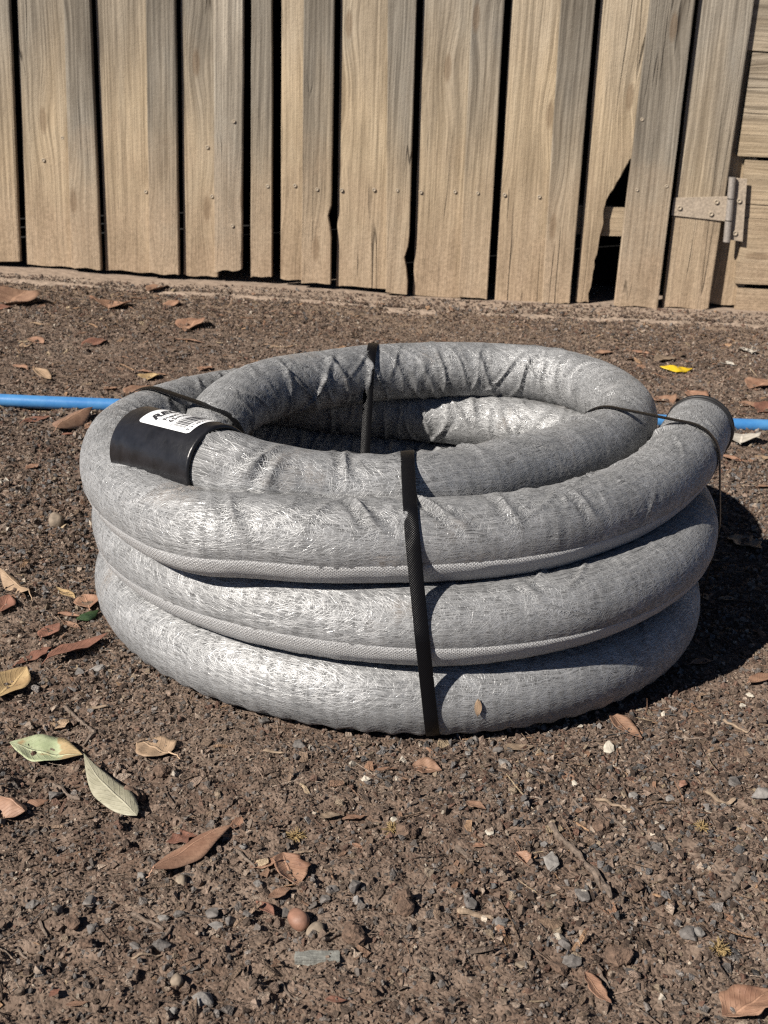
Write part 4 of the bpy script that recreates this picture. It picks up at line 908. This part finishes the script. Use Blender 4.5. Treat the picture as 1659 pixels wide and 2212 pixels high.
ST = [
 (769, 1923, 36, 'slate', 'angular dark slate stone, largest of the group in the middle foreground'),
 (773, 1948, 26, 'grey', 'light grey stone touching the large slate stone'),
 (718, 1925, 24, 'slate', 'small slate stone left of the large slate stone'),
 (702, 1947, 26, 'slate', 'blunt slate stone below left of the large slate stone'),
 (612, 1978, 30, 'slate', 'slate stone beside the triangular dark leaf'),
 (1017, 1954, 32, 'slate', 'dark slate stone resting on the split driftwood'),
 (1081, 1994, 32, 'grey', 'rough grey stone right of the split driftwood'),
 (557, 1911, 22, 'grey', 'small grey stone between the orange brown leaf pieces'),
 (668, 1775, 26, 'grey', 'pale grey stone near the left straw tuft'),
 (929, 1889, 26, 'tan', 'squarish tan stone right of centre in the foreground'),
 (1057, 1803, 20, 'white', 'small white stone right of the dark clod'),
 (850, 1772, 16, 'white', 'tiny square white stone above the right straw tuft'),
 (1315, 1620, 30, 'white', 'bright white stone below the shadow of the coil'),
 (1241, 1696, 16, 'white', 'tiny white stone left of the knotty twig'),
 (1188, 1868, 40, 'grey', 'pale angular stone left of the long twig'),
 (1257, 1939, 38, 'slate', 'flat slate stone at the lower end of the long twig'),
 (1372, 1918, 34, 'brown', 'brown stone right of the long twig'),
 (1484, 2022, 38, 'slate', 'left stone of the slate pair in the bottom right'),
 (1506, 2020, 30, 'grey', 'right stone of the slate pair in the bottom right'),
 (1463, 1998, 20, 'slate', 'little stone above the slate pair in the bottom right'),
 (1220, 2046, 30, 'slate', 'slate stone in the lower foreground right of centre'),
 (1233, 2082, 34, 'slate', 'broader slate stone below the one right of centre'),
 (1206, 2100, 40, 'brown', 'brown clod beside the broader slate stone'),
 (1585, 1693, 34, 'slate', 'flat slate stone near the right edge of the foreground'),
 (1642, 1719, 40, 'grey', 'flat grey stone cut by the right edge'),
 (1475, 1698, 26, 'rust', 'rusty stone near the curved bark piece'),
 (1369, 1726, 30, 'grey', 'grey stone beside the short pale twig'),
 (1445, 1730, 26, 'grey', 'grey stone between the twigs and the curved bark'),
 (1420, 1840, 24, 'slate', 'round slate pebble in the right foreground'),
 (194, 1951, 36, 'slate', 'tilted slate stone in the left foreground'),
 (69, 1959, 28, 'slate', 'slate stone near the left edge of the foreground'),
 (156, 1998, 38, 'brown', 'knobbly brown grey stone in the left foreground'),
 (198, 2010, 30, 'slate', 'smooth flat slate stone right of the knobbly one'),
 (124, 1974, 30, 'slate', 'long dark stone above the knobbly stone'),
 (353, 1988, 26, 'grey', 'speckled light stone under the long brown leaf'),
 (387, 1978, 24, 'slate', 'slate stone right of the speckled light stone'),
 (460, 1979, 30, 'slate', 'large slate stone of the cluster left of the rust coloured nut'),
 (499, 1994, 28, 'slate', 'right stone of the cluster left of the rust coloured nut'),
 (466, 2003, 24, 'grey', 'lower stone of the cluster left of the rust coloured nut'),
 (534, 1978, 20, 'slate', 'small stone between the cluster and the slate stone by the dark leaf'),
 (444, 2166, 46, 'grey', 'largest grey stone at the bottom of the picture'),
 (186, 2042, 28, 'brown', 'dark stone below the smooth flat slate stone'),
 (292, 2050, 28, 'slate', 'greenish slate stone left of the bent twig'),
 (346, 2046, 36, 'slate', 'jagged dark stone by the bent twig'),
 (372, 2188, 24, 'grey', 'grey stone left of the largest one at the bottom'),
 (117, 1722, 32, 'slate', 'slate stone between the orange curled leaf and the grey green leaf'),
 (170, 1455, 26, 'slate', 'slate stone near the lowest turn of the coil on the left'),
 (210, 1450, 30, 'grey', 'flat grey stone beside the slate one left of the coil'),
 (388, 1806, 18, 'grey', 'small grey pebble above the long brown leaf'),
 (213, 1953, 12, 'slate', 'tiny dark pebble beside the tilted slate stone'),
 (490, 1772, 16, 'slate', 'pebble just above the long brown leaf tip'),
 (305, 1895, 20, 'grey', 'pebble left of the lower tip of the long brown leaf'),
 (525, 1832, 18, 'grey', 'pebble beside the twig right of the long brown leaf'),
 (1430, 1790, 18, 'grey', 'grey pebble in the empty patch right of the long twig'),
 (1622, 1790, 20, 'grey', 'grey pebble near the right edge above the bark strip'),
 (1562, 1742, 16, 'white', 'whitish pebble under the curved bark piece'),
 (1240, 1500, 20, 'grey', 'pebble in the dark shadow under the coil'),
 (1620, 1506, 20, 'white', 'white pebble at the right edge below the coil shadow'),
 (1602, 1527, 18, 'white', 'second white pebble just below the white one at the right'),
 (955, 2130, 22, 'slate', 'slate pebble at the bottom between the wood block and the right stones'),
 (1125, 2090, 26, 'tan', 'smooth tan brown pebble in the bottom centre'),
 (573, 1560, 26, 'slate', 'slate stone in front of the left front of the coil'),
 (648, 1612, 30, 'slate', 'flat blue grey stone below the front of the coil'),
 (1076, 1625, 24, 'slate', 'slate pebble right of the strap foot'),
 (1010, 1560+70, 18, 'grey', 'grey pebble close under the strap foot'),
 (1090, 1655, 30, 'grey', 'blue grey stone right of the round cracked leaf'),
]
for r_ in ST: stone(*r_)
stone(644, 1997, 44, 'rust', 'smooth rust coloured nut with a pointed top in the foreground', 'nut', 'nut', asp=1.15, flat=.85, round_=True, sink=.2)
stone(681, 2015, 33, 'tan', 'smooth flat grey tan pebble right of the rust coloured nut', asp=1.05, flat=.7, round_=True)
stone(392, 1908, 23, 'tan', 'pale tan nut below the long brown leaf', 'nut', 'nut', asp=1.3, flat=.8, round_=True)
stone(382, 2122, 25, 'tan', 'tan nut near the bottom left of centre', 'nut', 'nut', asp=1.2, flat=.8, round_=True)
stone(122, 1141, 30, 'tan', 'tan nut standing on the soil left of the coil', 'nut', 'nut', asp=1.2, flat=1.1, round_=True, sink=.1)
# clods with small lumps
def clod(px, py, s_, label, lumps=9, seed=1, kind='brown'):
    rg = random.Random(seed); p = ground_at(px, py); m = s_*mpp(px, py); bm = bmesh.new()
    for i in range(lumps):
        a = rg.uniform(0, 6.28); r_ = rg.uniform(0, .38)*m; h = rg.uniform(.1, .5)*m; q = rg.uniform(.3, .6)*m if i else .75*m
        res = bmesh.ops.create_icosphere(bm, subdivisions=2, radius=q/2, matrix=Matrix.Translation((r_*math.cos(a), r_*math.sin(a), h*.8)))
        for v in res['verts']: v.co += Vector((rg.uniform(-1, 1), rg.uniform(-1, 1), rg.uniform(-1, 1)))*q*.09
    o = bm_obj('soil_clod', bm, SM[kind], None, (p[0], p[1], p[2]-.002)); return tagit(o, label, 'clod')
clod(884, 1806, 50, 'dark brown clod with a long shadow in the middle foreground', seed=3)
clod(762, 2028, 60, 'reddish brown clod right of the smooth nut and pebble', seed=4, kind='brown')
clod(292, 1725, 52, 'dark clod in the hollow right of the grey green leaf', seed=5)
clod(870, 1955, 54, 'grey brown clod right of the large slate stone', seed=6)
clod(352, 1668, 40, 'crumbly clod under the round cracked tan leaf', seed=9)
clod(1300, 1790, 42, 'brown crumbly clod beside the short pale twig', seed=10)
clod(1345, 2080, 56, 'red brown crumbly clod in the lower right', seed=12)
# ------------------------------------------------------------------ twigs, bark, wood
def twig(pts, w_, label, kind='bark', name='twig', flatk=1.0, seed=0, knob=.25, lift=.45, cat='twig'):
    rg = random.Random(seed+int(pts[0][0])); P3 = np.array([ground_at(*p) for p in pts]); m = mpp(*pts[0])*w_*.34; knob = knob+.15; flatk = min(flatk, .6) if kind == 'pale' else flatk
    c, s_ = catmull(P3, max(.002, m*.6)) if len(P3) > 2 else (np.linspace(P3[0], P3[-1], 14), np.linspace(0, 1, 14))
    n = len(c); c[:, 2] = np.maximum(gz(c[:, 0], c[:, 1]), c[:, 2].mean()-.002)+m*lift+.0012
    Tn_, Nn, Bn = frames(c); k = 7; th = np.linspace(0, 2*math.pi, k, endpoint=False); q = np.arange(n)*1.; c[:, 0] += m*.5*vn(q*.22, q*0, seed+8); c[:, 1] += m*.5*vn(q*.22, q*0, seed+9)
    rr_ = m*(1+knob*2*vn(q*.35, q*0., seed+5))*np.interp(q, [0, 1, n-2, n-1], [.55, 1, .75, .4])
    lum = 1+.18*np.array([[rg.uniform(-1, 1) for _ in range(k)]])*np.ones((n, 1))+.10*vn(q[:, None]*.9, np.arange(k)[None]*1., seed+6)
    V = c[:, None]+Nn[:, None]*(np.cos(th)[None]*rr_[:, None]*lum)[..., None]+Bn[:, None]*(np.sin(th)[None]*rr_[:, None]*lum*flatk)[..., None]
    b = c.mean(0); V = (V-b).reshape(-1, 3); Q = [tuple(x) for x in grid_faces(n, k, True)]
    me = bpy.data.meshes.new(name); me.from_pydata([tuple(v) for v in V], [], Q+[tuple(range(k))[::-1], tuple(range((n-1)*k, n*k))]); me.update()
    o = link(name, me, SM[kind], None, b); return tagit(o, label, cat)
twig([(1184, 1784), (1235, 1838), (1285, 1890), (1322, 1949)], 26, 'long bent grey twig lying diagonally in the right foreground')
twig([(1284, 1734), (1325, 1744), (1367, 1754)], 16, 'short pale twig beside the brown crumbly clod', 'pale')
twig([(1238, 1735), (1262, 1760), (1272, 1768)], 10, 'short dark twig left of the pale one')
twig([(1322, 1768), (1338, 1784), (1352, 1800)], 12, 'dark stub of twig below the short pale twig')
twig([(1611, 1880), (1580, 1922), (1546, 1960)], 24, 'flat dark bark strip at the right of the foreground', 'bark', 'bark_strip', .35, cat='bark')
twig([(1525, 1712), (1543, 1738), (1568, 1744), (1590, 1728)], 20, 'curved ochre bark piece near the right edge', 'pale', 'bark_piece', .5, cat='bark')
twig([(982, 1832), (1008, 1846), (1020, 1868)], 17, 'bent reddish bark piece right of the clod', 'bark', 'bark_piece', .6, cat='bark')
twig([(632, 1850), (655, 1846), (680, 1842)], 12, 'flat pale wood splinter below the left straw tuft', 'pale', 'wood_splinter', .4, cat='splinter')
twig([(985, 1972), (1020, 1978), (1065, 1990)], 26, 'split piece of driftwood under the dark slate stone', 'pale', 'driftwood', .5, knob=.2, cat='wood')
twig([(113, 1698), (140, 1716), (174, 1734)], 14, 'short twig between the pale green and the curled orange leaf')
twig([(282, 1979), (320, 1994), (354, 2011)], 13, 'twig slanting below the long brown leaf')
twig([(312, 2060), (345, 2036), (374, 2002)], 11, 'bent twig rising towards the slanting one')
twig([(83, 1994), (92, 2010), (103, 2030)], 10, 'short stick near the knobbly stone')
twig([(38, 2052), (50, 2064), (60, 2076)], 9, 'short stick near the left edge low down')
twig([(510, 1838), (535, 1862), (552, 1880)], 12, 'brown twig ending at the orange brown leaf piece')
twig([(283, 2090-20), (310, 2070), (350, 2066)], 9, 'pale twig lying level below the greenish slate stone', 'pale')
twig([(695, 2035), (720, 2026), (745, 2018)], 12, 'stick pointing from the flat pebble to the reddish clod')
twig([(748, 2050), (765, 2056), (782, 2068)], 11, 'stick below the reddish brown clod')
twig([(920, 2104), (945, 2122), (970, 2136)], 12, 'short twig in the bottom centre')
twig([(137, 1532), (165, 1552), (188, 1572), (206, 1588)], 16, 'gnarled root piece beside the foot of the coil', knob=.5)
twig([(205, 1590), (190, 1606), (178, 1618)], 14, 'lower gnarled root piece above the pale green leaf', knob=.5)
twig([(185, 1532), (210, 1534), (236, 1530)], 15, 'pale wood chip in front of the coil at the left', 'pale', 'wood_chip', .5, cat='chip')
twig([(568, 1626), (590, 1630), (615, 1632)], 16, 'pale wood chip under the middle of the coil', 'pale', 'wood_chip', .5, cat='chip')
twig([(1420, 1600), (1460, 1592), (1500, 1600), (1560, 1598)], 6, 'thin green grey twig below the coil shadow')
twig([(1560, 1560), (1590, 1570), (1616, 1586)], 14, 'pale split stick near the right edge', 'pale')
twig([(1330, 2070), (1350, 2090), (1365, 2108)], 9, 'thin stick by the red brown clod')
twig([(1290, 2098), (1302, 2120), (1318, 2145)], 14, 'brown stick in the lower right of the foreground')
twig([(1512, 1640+150), (1500, 1640+165), (1495, 1812)], 8, 'tiny stick near the pebble on the right')
twig([(860, 2200-30), (840, 2150), (800, 2180)], 9, 'crooked twig at the bottom of the picture')
twig([(1520, 2080), (1535, 2066), (1550, 2056)], 10, 'short stick left of the right hand straw tuft')
twig([(600, 2125), (640, 2170), (660, 2150)], 10, 'crooked twig below the wood block')
# the sawn grey wood block
pb = ground_at(686, 2075); m = mpp(686, 2075); bm = bmesh.new()
for v in bx(bm, -46*m, 44*m, -13*m, 13*m, -6*m, 12*m): pass
bmesh.ops.subdivide_edges(bm, edges=list(bm.edges), cuts=5, use_grid_fill=True); rg = random.Random(3)
for v in bm.verts: v.co += Vector((rg.uniform(-1, 1)*1.0, rg.uniform(-1, 1)*.8, rg.uniform(-1, 1)*.8))*m; v.co.y *= 1-.35*(v.co.x < -20*m)
o = bm_obj('wood_block', bm, SM['greywood'], None, (pb[0], pb[1], pb[2]+.001)); o.rotation_euler = (0, .04, .10)
tagit(o, 'short sawn grey wood block lying in the bottom foreground', 'wood')
# straw tufts
def tuft(px, py, s_, label, n=90, seed=0):
    rg = random.Random(seed); p = ground_at(px, py); m = s_*mpp(px, py); V, Q = [], []
    for i in range(n):
        d = Vector((rg.gauss(0, 1), rg.gauss(0, 1), abs(rg.gauss(0, .8))+.1)).normalized(); l_ = m*rg.uniform(.3, .55); sd = d.cross(Vector((rg.random(), rg.random(), rg.random()))).normalized()*.00035
        c0 = Vector((rg.gauss(0, .08)*m, rg.gauss(0, .08)*m, .12*m)); b0 = len(V); up = d.cross(sd).normalized()*.0004
        for t in (0, .5, 1):
            q = c0+d*l_*t+Vector((0, 0, -.12*m*t*t)); V += [tuple(q+sd), tuple(q+up), tuple(q-sd)]
        for t in range(2):
            for j in range(3): Q.append((b0+t*3+j, b0+t*3+(j+1) % 3, b0+t*3+3+(j+1) % 3, b0+t*3+3+j))
    o = link('straw_tuft', mesh_np('straw_tuft', np.array(V), np.array(Q)), SM['straw'], None, p); return tagit(o, label, 'dried flower')
tuft(638, 1812, 44, 'dried yellow flower tuft with a white stalk, left of centre', seed=1)
tuft(850, 1797, 46, 'dried yellow flower tuft beside the dark brown clod', seed=2)
tuft(1553, 2056, 50, 'dried yellow flower tuft in the lower right', seed=3)
tuft(1515, 1790, 34, 'small dried seed head in the right foreground', seed=4)
# dry scrap caught on the lowest turn
sc_s = s_at(1008, 1470, .05, 3.9, 6.0); i = int(sc_s/.0026); j = int((12/360)*NPH); pp = Ps[i, j]; nnn = nrm[i, j]
V = []; 
for t in np.linspace(0, 1, 8):
    wv = .0035*math.sin(math.pi*t)**.7
    for s_ in (-1, 0, 1): V.append((s_*wv, .0008*math.cos(s_*2+t*5)+.001, .008-.018*t))
me = mesh_np('leaf_scrap', np.array(V), grid_faces(8, 3), uv=np.array([(i_/8, j_/2) for i_ in range(8) for j_ in range(3)]))
o = link('leaf_scrap', me, LM['tan'], None, pp+nnn*.0016); o.rotation_euler = Vector((nnn[0], nnn[1], .2)).to_track_quat('Y', 'Z').to_euler()
tagit(o, 'tiny dry leaf scrap stuck to the lowest turn of the coil', 'leaf')
# ------------------------------------------------------------------ loose crumbs, gravel, bark bits: uncountable
LIB = bpy.data.collections.new('crumb_shapes'); VAR = []
def addvar(me):
    if not me.materials: me.materials.append(M['debris'])
    o = bpy.data.objects.new('crumb_%02d' % len(VAR), me); LIB.objects.link(o); VAR.append(o)
for i in range(5):
    bm = bmesh.new(); rg = random.Random(50+i)
    for _ in range(10): bm.verts.new(Vector((rg.gauss(0, 1), rg.gauss(0, 1), rg.gauss(0, 1))).normalized()*rg.uniform(.35, .55))
    bmesh.ops.convex_hull(bm, input=bm.verts)
    for v in [v for v in bm.verts if not v.link_faces]: bm.verts.remove(v)
    for v in bm.verts: v.co.z *= .7
    bmesh.ops.recalc_face_normals(bm, faces=bm.faces); me = bpy.data.meshes.new('crumb'); bm.to_mesh(me); bm.free(); addvar(me)
for i in range(3):       # flat flakes
    bm = bmesh.new(); rg = random.Random(70+i); k = 7; top, bot = [], []
    for j in range(k):
        a = 2*math.pi*j/k; r_ = rg.uniform(.28, .6); zz_ = rg.uniform(-.08, .12)
        top.append(bm.verts.new((r_*math.cos(a)*1.3, r_*math.sin(a)*.75, zz_+.07))); bot.append(bm.verts.new((r_*math.cos(a)*1.3, r_*math.sin(a)*.75, zz_-.0)))
    ct = bm.verts.new((0, 0, .16)); 
    for j in range(k): bm.faces.new((ct, top[j], top[(j+1) % k])); bm.faces.new((top[j], bot[j], bot[(j+1) % k], top[(j+1) % k]))
    bm.faces.new(bot[::-1]); me = bpy.data.meshes.new('crumb'); bm.to_mesh(me); bm.free(); addvar(me)
for i in range(3):       # splinters and rootlets
    bm = bmesh.new(); rg = random.Random(90+i); n = 5; rings = []
    for j in range(n):
        t = j/(n-1)-.5; r_ = (.06 if i else .10)*(1-.6*abs(t)*2*.5); c = Vector((t*(2.2+i), rg.uniform(-.12, .12)*(1+i), rg.uniform(-.03, .10)))
        rings.append([bm.verts.new(c+Vector((0, r_*math.cos(a)*(1.6 if i == 0 else 1), r_*math.sin(a)))) for a in (0, 1.57, 3.14, 4.71)])
    for j in range(n-1):
        for q in range(4): bm.faces.new((rings[j][q], rings[j][(q+1) % 4], rings[j+1][(q+1) % 4], rings[j+1][q]))
    me = bpy.data.meshes.new('crumb'); bm.to_mesh(me); bm.free(); addvar(me)
def scatter(name, n, y0, y1, sz, seed, wts, pal, wpal, hedge=.55, emb=.15):
    rg = np.random.default_rng(seed)
    y = y0+(y1-y0)*rg.random(n)**.85; hw = .16+.36*y+hedge*(.25+.12*np.clip(y-1.2, 0, 3)); x = rg.uniform(-1, 1, n)*hw
    ok = y < FY(x)-.03; ok &= (y < FY(x)-.17) | (rg.random(n) < .35); ok &= ~((np.hypot(x-CC[0], y-CC[1]) < .30) & (np.hypot(x-CC[0], y-CC[1]) > .20))
    cl = 1.3*vn(x*5, y*5, 905)+.8*vn(x*19, y*19, 906); pat = np.clip((-.05-cl)/.25, 0, 1); ok &= rg.random(n) > (.45*pat if sz[0] > .004 else 0*pat)
    x, y, pat = x[ok], y[ok], pat[ok]; n = len(x)
    s = sz[0]*np.exp(rg.normal(0, sz[1], n)); s = np.clip(s*(1-.15*pat), sz[0]*.4, sz[2])*(1+.25*np.clip(y-1.2, 0, 3))
    vid = rg.choice(len(wts), n, p=np.array(wts)/sum(wts)); flat = (vid >= 5)
    z = np.where(y > FY(x)-.19, np.maximum(gz(x, y), fzx(x)), gz(x, y))+s*(.30-emb)*np.where(flat, .35, 1)
    rot = np.stack([np.where(flat, rg.normal(0, .30, n), rg.uniform(0, 6.28, n)), np.where(flat, rg.normal(0, .30, n), rg.uniform(0, 6.28, n)), rg.uniform(0, 6.28, n)], -1)
    pal = np.array(pal); c = pal[rg.choice(len(pal), n, p=np.array(wpal)/sum(wpal))]*rg.uniform(.65, 1.3, n)[:, None]; gm = c.mean(1, keepdims=True); c = c*(1-.22*pat[:, None])+.22*pat[:, None]*np.array([.23, .175, .135])
    me = bpy.data.meshes.new(name); me.vertices.add(n); me.vertices.foreach_set('co', np.stack([x, y, z], -1).astype(np.float32).ravel())
    def at_(nm, ty, dat, key):
        a = me.attributes.new(nm, ty, 'POINT'); a.data.foreach_set(key, dat.ravel())
    at_('rot', 'FLOAT_VECTOR', rot.astype(np.float32), 'vector'); at_('scl', 'FLOAT', s.astype(np.float32), 'value'); at_('vid', 'INT', vid.astype(np.int32), 'value')
    at_('col', 'FLOAT_VECTOR', c.astype(np.float32), 'vector'); me.update()
    o = link(name, me, M['debris']); o['kind'] = 'stuff'
    md = o.modifiers.new('scatter', 'NODES'); md.node_group = GN(); return o
_g = []
def GN():
    if _g: return _g[0]
    g = bpy.data.node_groups.new('crumbs', 'GeometryNodeTree'); g.interface.new_socket('Geometry', in_out='INPUT', socket_type='NodeSocketGeometry'); g.interface.new_socket('Geometry', in_out='OUTPUT', socket_type='NodeSocketGeometry')
    N = g.nodes; i = N.new('NodeGroupInput'); o = N.new('NodeGroupOutput'); ip = N.new('GeometryNodeInstanceOnPoints'); ci = N.new('GeometryNodeCollectionInfo')
    ci.inputs[0].default_value = LIB; ci.inputs[1].default_value = True; ci.inputs[2].default_value = True
    ip.inputs['Pick Instance'].default_value = True
    def na(nm, ty):
        a = N.new('GeometryNodeInputNamedAttribute'); a.data_type = ty; a.inputs[0].default_value = nm; return [q for q in a.outputs if q.enabled][0]
    L = g.links; L.new(i.outputs[0], ip.inputs['Points']); L.new(ci.outputs[0], ip.inputs['Instance']); L.new(na('vid', 'INT'), ip.inputs['Instance Index'])
    L.new(na('rot', 'FLOAT_VECTOR'), ip.inputs['Rotation']); L.new(na('scl', 'FLOAT'), ip.inputs['Scale']); L.new(ip.outputs[0], o.inputs[0]); _g.append(g); return g
SOILC = [(.070, .049, .038), (.150, .105, .080), (.245, .18, .14), (.105, .097, .092), (.18, .165, .155), (.33, .26, .205), (.14, .080, .058), (.48, .41, .33)]
scatter('soil_crumbs', 235000, .55, 2.0, (.0029, .54, .011), 5, [4, 4, 4, 4, 4, 1.5, 1.5, 1.5, 1, 1, 1], SOILC, [5, 7, 5, 2.2, 1.6, 2, 2, .35])
scatter('far_soil_crumbs', 135000, 1.9, 3.5, (.0036, .40, .010), 6, [4, 4, 4, 4, 4, 1.5, 1.5, 1.5, 1, 1, 1], SOILC, [5, 7, 5, 1.2, 1.2, 2, 2, .3])
scatter('gravel', 14000, .55, 2.2, (.0062, .34, .012), 8, [4, 4, 4, 4, 4, .5, .5, .5, 0, 0, 0], [(.115, .11, .108), (.165, .155, .15), (.22, .20, .185), (.14, .105, .08), (.48, .43, .36), (.25, .195, .14)], [3, 2.5, 2.5, 5, .5, 3])
scatter('bark_and_leaf_bits', 17000, .55, 3.4, (.0066, .42, .016), 9, [.3, .3, 0, 0, 0, 3, 3, 3, 3, 3, 2], [(.15, .105, .075), (.21, .145, .10), (.24, .14, .09), (.32, .20, .12), (.38, .29, .19), (.10, .075, .06)], [5, 5, 2.4, 1.2, 1.0, 3])
